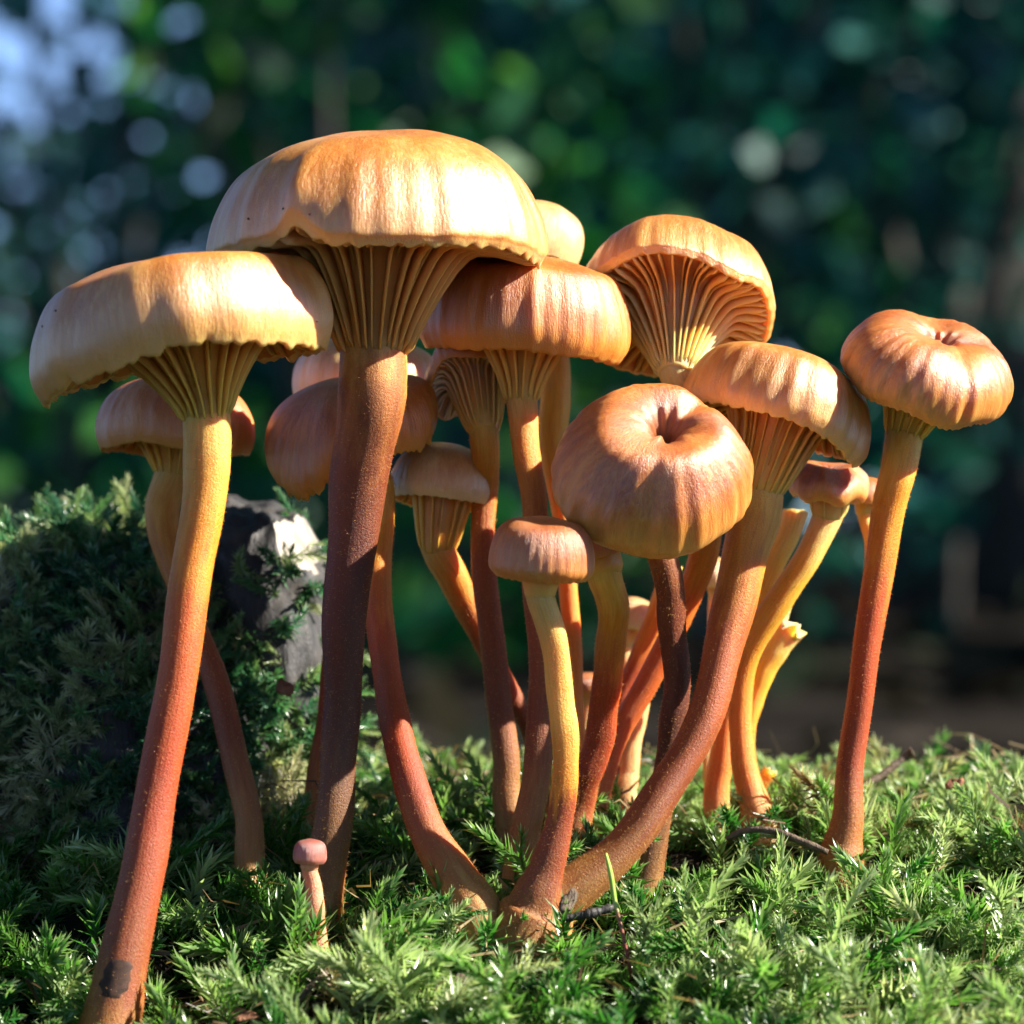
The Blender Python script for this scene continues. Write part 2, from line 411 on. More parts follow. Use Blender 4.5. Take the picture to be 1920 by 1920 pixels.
def build_stem(root, base, pts, mat, seed, apex=None, fuzz=0, n=56):
    """pts from the base up: (px, py, d_cm, width_px)"""
    Q = []
    for px, py, dcm, w in pts:
        d = dcm / 100; Q.append([*P(px, py, d), w / 2 * S * (CD + d) / CD])
    if apex is not None:
        Q.append([*apex[0], apex[2] * .97]); Q.append([*apex[1], apex[2] * .8])
    Q = catmull(Q, n)
    path, rad = Q[:, :3].copy(), Q[:, 3].copy()
    uu_ = np.linspace(0, 1, n); fade = np.sin(np.pi * np.clip(uu_ * 1.06, 0, 1)) ** .7
    rad *= 1 + wob(uu_ * 6.28, [2.3, 4.1, 6.7, 9.4], .035, seed + 31) * fade
    fade = fade * min(1.0, np.linalg.norm(path[-1] - path[0]) / (700 * S)) ** 1.5
    path[:, 0] += wob(uu_ * 6.28, [1.7, 3.1, 5.3], 2.6 * S, seed + 32) * fade; path[:, 1] += wob(uu_ * 6.28, [1.9, 3.3], 4 * S, seed + 33) * fade
    L = np.concatenate([[0], np.cumsum(np.linalg.norm(np.diff(path, axis=0), axis=1))])
    La = L[-1] if apex is None else L[int(round((len(pts)) / (len(pts) + 1) * (n - 1)))]
    ns = 22
    ph = np.arange(ns) / ns * 2 * np.pi
    ecc = 1 + np.outer(np.ones(n), wob(ph, [2, 3], .05, seed)) + .035 * np.sin(np.outer(L / L[-1] * 7, np.ones(ns)) + 2 * ph + seed)
    if apex is not None: ecc = 1 + (ecc - 1) * np.clip((1.0 - L / La) / .25, 0, 1)[:, None]
    r_ = np.random.default_rng(seed); ecc += r_.normal(size=(n, ns)) * .006
    V, F, t, phi = tube(path, rad, ns, ecc)
    tv = np.repeat(np.clip(L / La, 0, 1), ns)
    fib = np.stack([np.cos(phi) + seed * 2.3, np.sin(phi) + seed * 1.1, np.repeat(L, ns) * 120], -1)
    o = mesh_obj('stem', V - base, F, mat, root, True, {'t': tv, 'fib': fib})
    if fuzz:
        fr = np.random.default_rng(seed + 77)
        q = fr.integers(1, n - 4, fuzz); s = fr.integers(0, ns, fuzz)
        Vg = V.reshape(n, ns, 3); p = Vg[q, s] * .5 + Vg[(q + 1), (s + 1) % ns] * .5 + (Vg[q, (s + 1) % ns] - Vg[q, s]) * fr.uniform(-.5, .5, (fuzz, 1)) + (Vg[q + 1, s] - Vg[q, s]) * fr.uniform(-.5, .5, (fuzz, 1))
        nr = Vg[q, s] - path[q]; nr /= np.linalg.norm(nr, axis=1)[:, None]
        dirn = nr + fr.normal(size=(fuzz, 3)) * .45; dirn /= np.linalg.norm(dirn, axis=1)[:, None]
        lowb = 1 + 1.6 * np.exp(-(L[q] / L[-1] / .12) ** 2)
        ln = (fr.uniform(2.5, 6.0, fuzz) * lowb * S)[:, None]
        sd = np.cross(dirn, fr.normal(size=(fuzz, 3))); sd /= np.linalg.norm(sd, axis=1)[:, None]
        w = .5 * S
        T = np.stack([p - sd * w - nr * S, p + sd * w - nr * S, p + dirn * ln], 1).reshape(-1, 3) - base
        fo = mesh_obj('fuzz', T, np.arange(len(T)).reshape(-1, 3), FUZZ, o, False); fo['kind'] = 'stuff'
    return o

def new_plain(name, c, r):
    m, nt, b, _ = new_mat(name); b.inputs['Roughness'].default_value = r
    g = nd(nt, 'ShaderNodeTexCoord').outputs['Object']; n = noise(nt, g, 2500, 4)
    nt.links.new(ramp(nt, n, [(.35, tuple(x * .6 for x in c)), (.7, tuple(x * 1.5 for x in c))]), b.inputs['Base Color']); return m
def scar(root, stem_o, i0, i1, half, mat, ns=22):
    co = np.array([v.co[:] for v in stem_o.data.vertices]).reshape(-1, ns, 3)
    cen = co.mean(1, keepdims=True); cc = int(np.argmin((co - cen)[i0, :, 1] + .15 * (co - cen)[i0, :, 0]))
    rows = []; nr_ = 13; ring = wob(np.linspace(0, 6.28, 2 * nr_), [3, 5, 7], .12, 4)
    for ii in range(nr_):
        f = ii / (nr_ - 1); x = i0 + f * (i1 - i0); i = min(int(x), i1 - 1); fi_ = x - i
        w = half * (math.sqrt(max(0, 1 - (2 * f - 1) ** 2)) + .03) * (1 + ring[ii])
        for q in np.linspace(-1, 1, 11):
            c_ = cc + q * w * (1 + (ring[-1 - ii] if q > 0 else 0)) + .5 * f; j = int(math.floor(c_)); fr = c_ - j
            p = sum(wt * (co[k_, j % ns] * (1 - fr) + co[k_, (j + 1) % ns] * fr) for k_, wt in ((i, 1 - fi_), (i + 1, fi_)))
            ce = cen[i, 0] * (1 - fi_) + cen[i + 1, 0] * fi_; nrm = p - ce; nrm /= np.linalg.norm(nrm)
            edge = max(abs(q), abs(2 * f - 1))
            rows.append(p + nrm * S * (1.1 - 2.2 * max(0, edge - .75) / .25))
    return mesh_obj('wound', np.array(rows), [tuple(f)[::-1] for f in grid_faces(nr_, 11, False)], mat, stem_o, True)
def specks(root, n, seed, mat):
    cap_o = [c_ for c_ in root.children if c_.name.startswith('cap')][0]
    r = np.random.default_rng(seed); co = np.array([v.co[:] for v in cap_o.data.vertices]); nm = np.array([v.normal[:] for v in cap_o.data.vertices])
    ok = np.where((nm[:, 1] < -.3) & (nm[:, 2] > -.2))[0]
    for q in r.choice(ok, n, replace=False):
        d = norm(r.normal(size=(12, 3))) * r.uniform(1.6, 3.4) * S * np.array([1, 1, .8])
        d = d[np.argsort(d[:, 2])]
        import bmesh
        me = bpy.data.meshes.new('speck'); bm = bmesh.new()
        for v in d: bm.verts.new(co[q] + v)
        bmesh.ops.convex_hull(bm, input=bm.verts); bm.to_mesh(me); bm.free(); me.materials.append(mat)
        o = bpy.data.objects.new('speck', me); col.objects.link(o); o.parent = cap_o

nseed = [10]
def mushroom(label, cap, stem, smat, group='clustered mushrooms', fuzz=2500, name='mushroom', cat='mushroom'):
    nseed[0] += 13; sd = nseed[0]
    px, py, dcm, w = stem[0]
    b0 = P(px, py, dcm / 100)
    zg = float(ground_z(b0[0], b0[1])); b0 = np.array([b0[0], b0[1], min(b0[2], zg)])
    root = empty(name, b0); tag(root, label, cat, group)
    ap = None
    if cap:
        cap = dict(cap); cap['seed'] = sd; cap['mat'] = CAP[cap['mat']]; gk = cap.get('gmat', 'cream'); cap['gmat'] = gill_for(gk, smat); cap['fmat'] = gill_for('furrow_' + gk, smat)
        ap = build_cap(root, b0, cap)
    # carry the foot a little into the ground
    f = P(px, py, dcm / 100); kk = S * (CD + dcm / 100) / CD
    need = max(0, (f[2] - (zg - .0012)) / kk)
    pts = [(px - .25 * need * np.sign(stem[1][0] - px) * .6, py + need, dcm, w * 1.12)] + list(stem) if need > 0 else list(stem)
    build_stem(root, b0, pts, STEM[smat], sd, ap, int(fuzz * 1.2))
    return root

# 1 tall one at the front left
m1 = mushroom('tall tan mushroom with red stem and broad lopsided cap at the edge of the cluster',
  dict(c=(366, 606, -.95), R=288, H=128, D=78, F=170, rs=45, roll=-7, pitch=0, off=(-28, 0), mat='tan', gmat='orange', inroll=.9, wave=.018,
       drop=[(44, 190, 40), (-28, 282, 34), (0, 350, 30)], radial=[(-.05, 312, 42)], gills=48, gh=.07, gw=.011, shoulder=1.3, teeth=.014),
  [(196, 1965, -1.5, 128), (222, 1850, -1.45, 110), (258, 1680, -1.38, 86), (292, 1500, -1.28, 77), (327, 1300, -1.18, 75), (356, 1100, -1.08, 78), (378, 950, -1.02, 86), (389, 850, -.97, 90)], 'amber', fuzz=4200)
scar(m1, [c_ for c_ in m1.children if c_.name.startswith('stem')][0], 10, 13, 2.1, new_plain('wound_dark', (.045, .018, .009), .8))
DIRT = new_plain('speck_dirt', (.03, .018, .01), .6)
specks(m1, 4, 3, DIRT)
# 2 the big one in the middle
m2 = mushroom('largest mushroom with domed tan cap and thick dark brown stem',
  dict(c=(706, 436, -.35), R=318, H=190, D=34, F=212, rs=64, roll=1, pitch=0, mat='tan', gmat='cream', inroll=.955, wave=.014, teeth=.022,
       drop=[(30, 192, 44), (-46, 243, 7), (24, 350, 30), (10, 290, 24)], dent=[(-10, 185, 70, .6, .3), (12, 0, 60, .35, .3)], gills=64, gh=.07, gw=.0095, shoulder=1.12, off=(6, 0)),
  [(600, 1700, -.25, 82), (615, 1600, -.25, 72), (634, 1480, -.25, 68), (641, 1350, -.25, 66), (645, 1200, -.28, 74), (655, 1050, -.32, 86), (670, 900, -.36, 106), (694, 760, -.4, 126)], 'dark', fuzz=4500)
specks(m2, 5, 5, DIRT)
# 3 behind the first
mushroom('small rounded amber mushroom tucked behind the tall red-stemmed one',
  dict(c=(328, 800, 1.3), R=150, H=95, D=48, F=85, rs=33, mat='amber', gmat='orange', roll=2, pitch=-3, gills=30, wave=.03, drop=[(8, 300, 40), (-6, 250, 30)]),
  [(470, 1690, .2, 66), (470, 1600, .25, 58), (462, 1520, .35, 52), (437, 1400, .5, 50), (398, 1260, .7, 47), (352, 1140, .9, 48), (318, 1040, 1.1, 58), (306, 950, 1.25, 66)], 'brown', fuzz=2500)
# 4 behind the thick stem
mushroom('reddish amber mushroom behind the thick dark stem, its own stem curving away at the foot',
  dict(c=(656, 800, .95), R=166, H=92, D=55, F=80, rs=28, mat='amber', gmat='cream', roll=-8, pitch=10, wave=.04, teeth=.03, drop=[(52, 228, 32), (-26, 345, 40), (14, 190, 25), (-12, 262, 10)], gills=26),
  [(892, 1722, -.6, 110), (850, 1645, -.55, 84), (800, 1555, -.45, 68), (760, 1430, -.2, 60), (733, 1310, .1, 56), (715, 1190, .3, 54), (708, 1080, .5, 52), (713, 980, .7, 50), (712, 900, .85, 48)], 'red', fuzz=3500)
# 5 pale one further back
mushroom('pale sunlit mushroom at the back, half hidden behind the thick dark stem',
  dict(c=(692, 705, 2.0), R=142, H=74, D=58, F=80, rs=26, mat='pale', gmat='cream', roll=3, wave=.03),
  [(572, 1580, 1.3, 46), (590, 1480, 1.35, 40), (606, 1390, 1.4, 38), (630, 1200, 1.6, 40), (650, 1000, 1.8, 44)], 'red', fuzz=800)
# 6 right neighbour of the big one
mushroom('orange brown mushroom with inrolled bun-shaped cap under the edge of the largest one',
  dict(c=(985, 592, .55), R=198, H=112, D=70, F=150, rs=30, mat='amber', gmat='cream', roll=3, pitch=1, inroll=.86, wave=.012, drop=[(14, 330, 40)], gills=34, gh=.06, shoulder=1.3),
  [(968, 1665, .05, 62), (985, 1560, .1, 56), (1006, 1430, .15, 50), (1015, 1280, .2, 46), (1002, 1130, .25, 44), (1004, 1000, .35, 47), (996, 900, .4, 50), (982, 810, .5, 53)], 'brown', fuzz=3000)
# 7 pale far cap behind
mushroom('pale mushroom glowing behind the right edge of the largest cap',
  dict(c=(1012, 445, 1.7), R=84, H=66, D=48, F=150, rs=30, mat='pale', gmat='orange', roll=14, pitch=-8, wave=.05),
  [(1088, 1520, 1.4, 46), (1085, 1420, 1.4, 42), (1076, 1300, 1.4, 34), (1072, 1150, 1.45, 34), (1058, 1000, 1.5, 40), (1036, 850, 1.55, 50), (1040, 740, 1.6, 58), (1036, 660, 1.65, 60)], 'orange', fuzz=1200)
# 8 upper right, gills towards us
mushroom('fan-shaped mushroom tipped back so that its forked gills face out',
  dict(c=(1268, 578, 1.0), R=190, H=142, D=22, F=138, rs=35, mat='tan', gmat='orange', roll=3, pitch=-35, wave=.03, teeth=.016, gills=60, gh=.085, gw=.013, shoulder=1.1, inroll=.94,
       drop=[(18, 300, 16), (-14, 250, 18), (16, 60, 25), (18, 130, 25)]),
  [(1115, 1515, 1.35, 46), (1150, 1400, 1.35, 42), (1213, 1280, 1.35, 46), (1288, 1130, 1.3, 52), (1322, 1020, 1.15, 56), (1322, 900, 1.0, 56), (1300, 785, .8, 60)], 'coral', fuzz=2500)
# 9 the round dimpled one
mushroom('round glossy mushroom with a deep dimple in its cap',
  dict(c=(1218, 886, -.55), R=184, H=120, D=62, F=95, rs=30, nav=(84, .17), navoff=(18, 16), lumpy=.03, mat='chestnut', gmat='cream', roll=6, pitch=42, wave=.02, inroll=.84, shoulder=1.1, teeth=.006,
       radial=[(-.07, 268, 9), (.02, 240, 25), (.02, 300, 25), (-.03, 60, 18)], dent=[(-16, 268, 9, .9, .25), (-20, 50, 13, .5, .35)], drop=[(-14, 268, 10)], off=(4, 0)),
  [(1222, 1580, .4, 58), (1240, 1490, .35, 52), (1257, 1390, .3, 50), (1267, 1280, .2, 51), (1258, 1160, .05, 55), (1251, 1070, -.1, 56)], 'dark', fuzz=2500)
# 10 right of it
mushroom('mushroom with sloping cap and long stem curving down to the joined foot',
  dict(c=(1462, 768, .35), R=180, H=112, D=40, F=150, rs=50, mat='tan', gmat='orange', roll=17, pitch=-6, wave=.014, gills=48, gh=.05, gw=.013, inroll=.92, shoulder=1.2, drop=[(14, 330, 30), (10, 180, 40), (16, 350, 30)]),
  [(1030, 1705, -.5, 96), (1075, 1668, -.5, 84), (1150, 1606, -.45, 74), (1222, 1520, -.35, 70), (1284, 1420, -.2, 67), (1336, 1300, -.05, 68), (1366, 1180, .1, 75), (1394, 1060, .2, 84), (1415, 975, .3, 94)], 'brown', fuzz=4000)
# 11 far right
mushroom('slender mushroom standing apart with a dimpled tilted cap and yellow to red stem',
  dict(c=(1738, 690, .25), R=166, H=76, D=46, F=135, rs=37, lumpy=.03, navoff=(14, 22), nav=(58, .17), mat='chestnut', gmat='cream', roll=17, pitch=24, wave=.03, inroll=.84, shoulder=1.25, gills=32, gh=.06, dent=[(-18, 95, 30, .5, .3), (-16, 15, 20, .5, .35), (-10, 300, 14, .6, .3)], radial=[(-.04, 95, 30)]),
  [(1578, 1615, .5, 92), (1583, 1560, .5, 70), (1590, 1490, .48, 58), (1602, 1380, .45, 55), (1621, 1250, .4, 55), (1644, 1100, .35, 60), (1667, 960, .3, 64), (1682, 880, .28, 68)], 'red', fuzz=3500)
# 12 small yellow-stemmed one
mushroom('small brown button-capped mushroom with yellow upper stem',
  dict(c=(1017, 1044, -.9), R=100, H=76, D=40, F=72, rs=28, mat='brown', gmat='cream', roll=4, pitch=5, inroll=.72, wave=.01, shoulder=1.15),
  [(990, 1730, -.65, 132), (1003, 1690, -.65, 104), (1028, 1620, -.68, 68), (1052, 1510, -.72, 52), (1061, 1400, -.76, 50), (1052, 1300, -.8, 50), (1037, 1200, -.85, 51)], 'yellow', fuzz=3500)
# 13 white-topped one behind
mushroom('pale mushroom with widely spaced gills and crooked stem, standing between two straight stems',
  dict(c=(832, 908, 1.25), R=102, H=78, D=34, F=120, rs=31, mat='pale', gmat='cream', roll=6, pitch=-5, wave=.015, gills=26, gh=.09, gw=.02, drop=[(12, 90, 60)]),
  [(1012, 1490, 1.7, 40), (1000, 1390, 1.7, 34), (966, 1310, 1.6, 34), (920, 1225, 1.5, 42), (880, 1150, 1.4, 50), (848, 1080, 1.3, 58)], 'brown', fuzz=1500)
# 15 gill fan
mushroom('mushroom with pinkish gill fan and straight stem under the bun-shaped cap',
  dict(c=(892, 708, 1.05), R=98, H=62, D=20, F=115, rs=29, mat='amber', gmat='pinkish', roll=-9, pitch=-34, wave=.05, gills=44, gh=.09, gw=.018, drop=[(26, 150, 28), (-20, 235, 25)]),
  [(950, 1500, 1.1, 56), (949, 1420, 1.1, 51), (932, 1280, 1.1, 48), (915, 1140, 1.1, 45), (905, 1010, 1.1, 43), (910, 900, 1.1, 49)], 'brown', fuzz=3000)
# 16 behind the small one
mushroom('mushroom with red stem, its small cap hidden behind the button-capped one',
  dict(c=(1118, 1016, .25), R=70, H=46, D=30, F=60, rs=34, mat='brown', gmat='cream', roll=-14, pitch=0, wave=.03),
  [(1085, 1520, .9, 56), (1100, 1455, .85, 54), (1128, 1360, .75, 54), (1142, 1250, .6, 55), (1148, 1150, .45, 58)], 'red', fuzz=2500)
# 17 little right
mushroom('little mushroom with knobbly cap and curved yellow stem beside the slender one',
  dict(c=(1556, 906, 1.0), R=78, H=36, D=26, F=62, rs=29, nav=(16, .25), mat='chestnut', gmat='cream', roll=2, pitch=8, wave=.06, lump=.06, inroll=.8, gills=14, dent=[(-10, 270, 25, .7, .3)]),
  [(1428, 1545, 1.2, 78), (1412, 1490, 1.2, 58), (1394, 1420, 1.2, 48), (1386, 1330, 1.15, 46), (1404, 1220, 1.1, 50), (1466, 1120, 1.05, 52), (1518, 1040, 1.0, 52)], 'orange', fuzz=2500)
mushroom('tiny orange mushroom peeping out behind the knobbly cap',
  dict(c=(1622, 922, 1.5), R=48, H=28, D=24, F=40, rs=14, mat='amber', gmat='cream', roll=5, wave=.05),
  [(1588, 1590, 1.2, 34), (1600, 1400, 1.25, 28), (1622, 1200, 1.35, 28), (1636, 1050, 1.45, 28)], 'red', fuzz=500)
# small far ones
mushroom('tiny pale mushroom far behind the sloping-capped one',
  dict(c=(1338, 1080, 2.6), R=40, H=36, D=22, F=34, rs=10, mat='pale', gmat='cream', wave=.02),
  [(1325, 1520, 2.6, 24), (1330, 1350, 2.6, 20), (1336, 1200, 2.6, 20)], 'pale', fuzz=0)
mushroom('tiny yellowish mushroom far behind between the stems',
  dict(c=(1190, 1165, 2.9), R=46, H=44, D=16, F=46, rs=14, mat='pale', gmat='cream', roll=22, wave=.03),
  [(1170, 1520, 2.8, 28), (1172, 1380, 2.8, 26), (1176, 1280, 2.85, 26)], 'pale', fuzz=0)
mushroom('tiny brown flat-topped mushroom far behind between the stems',
  dict(c=(1104, 1282, 2.6), R=48, H=22, D=16, F=36, rs=14, mat='brown', gmat='cream', wave=.03),
  [(1094, 1510, 2.6, 32), (1092, 1400, 2.6, 28)], 'pale', fuzz=0)
mushroom('minute pinkish button mushroom in front of the foot of the thick dark stem',
  dict(c=(581, 1600, -.75), R=32, H=27, D=18, F=30, rs=15, mat='pink', gmat='pinkish', roll=2, pitch=4, inroll=.75, wave=.01, shoulder=1.15),
  [(592, 1752, -.75, 40), (591, 1690, -.75, 35)], 'rose', fuzz=900)

# broken stems without caps
def stump_stem(label, pts, mat, tear):
    nseed[0] += 13; sd = nseed[0]
    px, py, dcm, w = pts[0]; b0 = P(px, py, dcm / 100); zg = float(ground_z(b0[0], b0[1]))
    root = empty('broken_stem', (b0[0], b0[1], min(b0[2], zg))); tag(root, label, 'mushroom stem', 'broken stems')
    bb = np.array(root.location)
    kk = S * (CD + dcm / 100) / CD; need = max(0, (b0[2] - (zg - .0012)) / kk)
    if need > 0: pts = [(px, py + need, dcm, w)] + list(pts)
    o = build_stem(root, bb, pts, STEM[mat], sd, None, 800, n=40)
    # ragged open top
    vs = o.data.vertices; n = len(vs); ns = 22
    p1 = P(*pts[-1][:2], pts[-1][2] / 100); p0 = P(*pts[-2][:2], pts[-2][2] / 100); ax = (p1 - p0) / np.linalg.norm(p1 - p0)
    r_ = np.random.default_rng(sd)
    for q in range(ns):
        for ring, wgt in ((n - ns, 1.0), (n - 2 * ns, .45)):
            v = vs[ring + q]; e = (wob(np.array([q / ns * 6.28]), [1, 2, 5, 7], tear, sd)[0]) * S * wgt
            v.co = v.co + Vector(ax * e)
    return root
stump_stem('orange capless stem broken off beside the knobbly-capped mushroom', [(1345, 1480, 1.6, 46), (1358, 1380, 1.6, 42), (1388, 1220, 1.6, 40), (1440, 1090, 1.6, 40), (1478, 1000, 1.6, 42), (1492, 958, 1.6, 46)], 'orange', 10)
stump_stem('short torn orange stem with a flared ragged end', [(1410, 1500, 1.7, 40), (1398, 1400, 1.7, 36), (1416, 1310, 1.7, 36), (1448, 1235, 1.7, 44), (1472, 1190, 1.7, 54), (1486, 1172, 1.7, 62)], 'orange', 14)
stump_stem('small reddish stub of a stem sticking out of the moss', [(1422, 1490, 1.9, 24), (1432, 1465, 1.9, 24), (1444, 1445, 1.9, 30)], 'red', 5)
stump_stem('pale pinkish capless stem behind the crossing stems', [(1168, 1500, 2.0, 54), (1176, 1430, 2.0, 48), (1192, 1340, 2.0, 42), (1212, 1240, 2.0, 36)], 'pale', 5)
stump_stem('thin red capless stem leaning behind the dimpled mushroom', [(1138, 1500, 1.9, 40), (1160, 1350, 1.9, 40), (1192, 1250, 1.9, 40), (1232, 1150, 1.9, 40), (1262, 1060, 1.85, 36)], 'red', 5)

# ------------------------------------------------------------------ moss
def leaf_tris(base, dirn, up, ln, wd, curl):
    """one pointed folded moss leaf: 5 verts, 4 tris"""
    side = np.cross(dirn, up); side /= np.linalg.norm(side) + 1e-9
    nrm = np.cross(side, dirn)
    mid = base + dirn * ln * .38
    mid = base + dirn * ln * .3
    return np.array([base, mid + side * wd, mid - nrm * wd * .55, mid - side * wd, base + dirn * ln + nrm * ln * curl])
LT = np.array([[0, 1, 2], [0, 2, 3], [1, 4, 2], [2, 4, 3]])

def shoot_variant(seed, length, arch, leafl, leafw, spread, nleaf, branch=0):
    """a moss shoot in photograph pixels, growing up z"""
    r = np.random.default_rng(seed); Vs, Fs, Tt = [], [], []
    def axis(p0, d0, L, nl, sc, arch):
        az = r.uniform(0, 6.28); bend = np.array([math.cos(az), math.sin(az), 0])
        pts = [p0]; d = d0.copy(); n = 10; dd = []
        for i in range(n):
            d = d + bend * arch / n + r.normal(size=3) * .04; d[2] -= arch * .35 / n; d /= np.linalg.norm(d)
            pts.append(pts[-1] + d * L / n); dd.append(d.copy())
        pts = np.array(pts); dd.append(dd[-1])
        # thin stalk
        for i in range(n):
            a = pts[i]; b_ = pts[i + 1]; s_ = np.cross(dd[i], [0.3, .8, .2]); s_ /= np.linalg.norm(s_)
            k = sum(len(v) for v in Vs); w_ = 1.3 * sc
            Vs.append(np.array([a - s_ * w_, a + s_ * w_, b_ + s_ * w_, b_ - s_ * w_])); Fs.append(np.array([[k, k + 1, k + 2], [k, k + 2, k + 3]])); Tt.append(np.full(4, .05))
        ga = r.uniform(0, 6.28)
        for q in range(nl):
            f = (q + .5) / nl; f = f ** .85
            x = f * n; i = min(int(x), n - 1); p = pts[i] * (1 - (x - i)) + pts[i + 1] * (x - i); d = dd[i]
            ga += 2.4 + r.normal() * .25
            e1 = np.cross(d, [.31, .2, .93]); e1 /= np.linalg.norm(e1); e2 = np.cross(d, e1)
            outw = e1 * math.cos(ga) + e2 * math.sin(ga)
            sp_ = spread * (1.1 - .75 * f ** 2) * r.uniform(.75, 1.25)
            dr = d * math.cos(sp_) + outw * math.sin(sp_); dr /= np.linalg.norm(dr)
            ll = leafl * sc * r.uniform(.75, 1.2) * (.65 + .5 * math.sin(math.pi * min(1, f * .8 + .2)))
            k = sum(len(v) for v in Vs)
            Vs.append(leaf_tris(p, dr, d, ll, leafw * sc * r.uniform(.8, 1.2), r.uniform(-.28, .12))); Fs.append(LT + k); Tt.append(np.array([f * .8, f, f, f, f + 1.0]))
        return pts, dd
    pts, dd = axis(np.zeros(3), np.array([0, 0, 1.]), length, nleaf, 1.0, arch)
    for bq in range(branch):
        i = int(2 + bq * 6 / max(1, branch)); d = dd[i]; ga = bq * 2.6 + r.uniform(0, 1)
        e1 = np.cross(d, [.31, .2, .93]); e1 /= np.linalg.norm(e1); e2 = np.cross(d, e1)
        dr = d * .6 + (e1 * math.cos(ga) + e2 * math.sin(ga)) * .8; dr /= np.linalg.norm(dr)
        axis(pts[i], dr, length * r.uniform(.35, .5), int(nleaf * .4), .8, arch * .7)
    return np.vstack(Vs), np.vstack(Fs), np.concatenate(Tt)

VAR = [shoot_variant(100 + i, L, a, ll, lw, s, nl, br) for i, (L, a, ll, lw, s, nl, br) in enumerate([
    (120, .8, 34, 3.3, .9, 66, 0), (150, 1.5, 30, 3.0, .8, 80, 0), (100, .5, 40, 3.6, 1.0, 54, 0), (170, 2.0, 27, 2.8, .8, 74, 2),
    (130, 1.5, 33, 3.1, .85, 60, 2), (90, .4, 46, 3.2, .95, 46, 0), (160, 2.4, 24, 2.7, .7, 78, 3), (120, 1.3, 30, 3.8, .6, 64, 0)])]

def moss_material(name, stops, trans=.45, rough=.26, spec=.7, tipmix=.5):
    m, nt, b, out = new_mat(name)
    r_ = nd(nt, 'ShaderNodeAttribute', attribute_name='rnd').outputs['Fac']
    t_ = nd(nt, 'ShaderNodeAttribute', attribute_name='t').outputs['Fac']
    c = ramp(nt, r_, stops)
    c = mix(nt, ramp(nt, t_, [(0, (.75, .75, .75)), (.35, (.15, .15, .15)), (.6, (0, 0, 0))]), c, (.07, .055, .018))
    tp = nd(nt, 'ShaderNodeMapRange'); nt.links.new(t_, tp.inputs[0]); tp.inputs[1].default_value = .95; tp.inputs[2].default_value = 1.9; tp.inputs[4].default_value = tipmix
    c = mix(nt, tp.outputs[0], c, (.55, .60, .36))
    nt.links.new(c, b.inputs['Base Color']); b.inputs['Roughness'].default_value = rough
    b.inputs['Specular IOR Level'].default_value = spec
    tr = nt.nodes.new('ShaderNodeBsdfTranslucent'); nt.links.new(mix(nt, .5, c, mix(nt, 1.0, c, (1.3, 1.5, .5), 'MULTIPLY')), tr.inputs[0])
    mx = nt.nodes.new('ShaderNodeMixShader'); mx.inputs[0].default_value = trans
    nt.links.new(b.outputs[0], mx.inputs[1]); nt.links.new(tr.outputs[0], mx.inputs[2]); nt.links.new(mx.outputs[0], out.inputs[0])
    return m
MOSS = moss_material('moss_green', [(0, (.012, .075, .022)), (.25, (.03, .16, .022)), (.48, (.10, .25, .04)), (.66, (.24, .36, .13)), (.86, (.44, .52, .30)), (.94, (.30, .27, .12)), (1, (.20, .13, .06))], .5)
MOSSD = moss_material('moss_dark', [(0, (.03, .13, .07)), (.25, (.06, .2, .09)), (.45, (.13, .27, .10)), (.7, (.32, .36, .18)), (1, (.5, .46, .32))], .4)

def basis(dirs, r):
    e = r.normal(size=dirs.shape); a = np.cross(dirs, e); a /= np.linalg.norm(a, axis=1)[:, None]; b_ = np.cross(dirs, a)
    return np.stack([a, b_, dirs], -1)         # columns

def scatter(name, pts, dirs, scale, rnd, mat, seed, variants=None):
    r = np.random.default_rng(seed); Vs, Fs, T, Rn = [], [], [], []; off = 0
    Bm = basis(dirs, r); vi = r.integers(0, len(VAR), len(pts)) if variants is None else r.choice(variants, len(pts))
    for q in range(len(VAR)):
        idx = np.where(vi == q)[0]
        if not len(idx): continue
        v, f, t = VAR[q]
        W = np.einsum('nij,vj->nvi', Bm[idx], v) * (scale[idx] * S)[:, None, None] + pts[idx][:, None, :]
        nv = len(v)
        Vs.append(W.reshape(-1, 3)); Fs.append((f[None] + (np.arange(len(idx)) * nv)[:, None, None]).reshape(-1, 3) + off)
        T.append(np.tile(t, len(idx))); Rn.append((np.repeat(rnd[idx], nv) + r.normal(size=nv * len(idx)) * .03).clip(0, 1)); off += nv * len(idx)
    return mesh_obj(name, np.vstack(Vs), np.vstack(Fs), mat, None, False, {'t': np.concatenate(T), 'rnd': np.concatenate(Rn)})

# bare dark patches where litter and feet show: (px, py on the ground row, radius px)
def ground_pix(px, row_d):   # helper: pixel column at depth -> world x,y
    d = row_d / 100; return (px - 960) * S * (CD + d) / CD, d
bare = [(760, -.75, 62), (640, -1.0, 60), (330, -.9, 40), (880, -1.3, 44), (480, -1.6, 60)]
N = 3900
mx_ = rng.uniform(-.052, .052, N); my_ = rng.uniform(-.036, .058, N)
dens = noise3(np.stack([mx_, my_, 0 * mx_], -1), 130, 71, 2)
keep = dens > -.55 + .25 * rng.normal(size=N)
for px, dc, rp in bare:
    bx, by = ground_pix(px, dc); keep &= (((mx_ - bx) ** 2 + (my_ - by) ** 2) > (rp * S) ** 2) | (rng.random(N) < .12)
mx_, my_ = mx_[keep], my_[keep]
pts = np.stack([mx_, my_, ground_z(mx_, my_) - .0004], -1)
cl = noise3(pts, 60, 21, 2); cl2 = noise3(pts, 110, 22, 2)
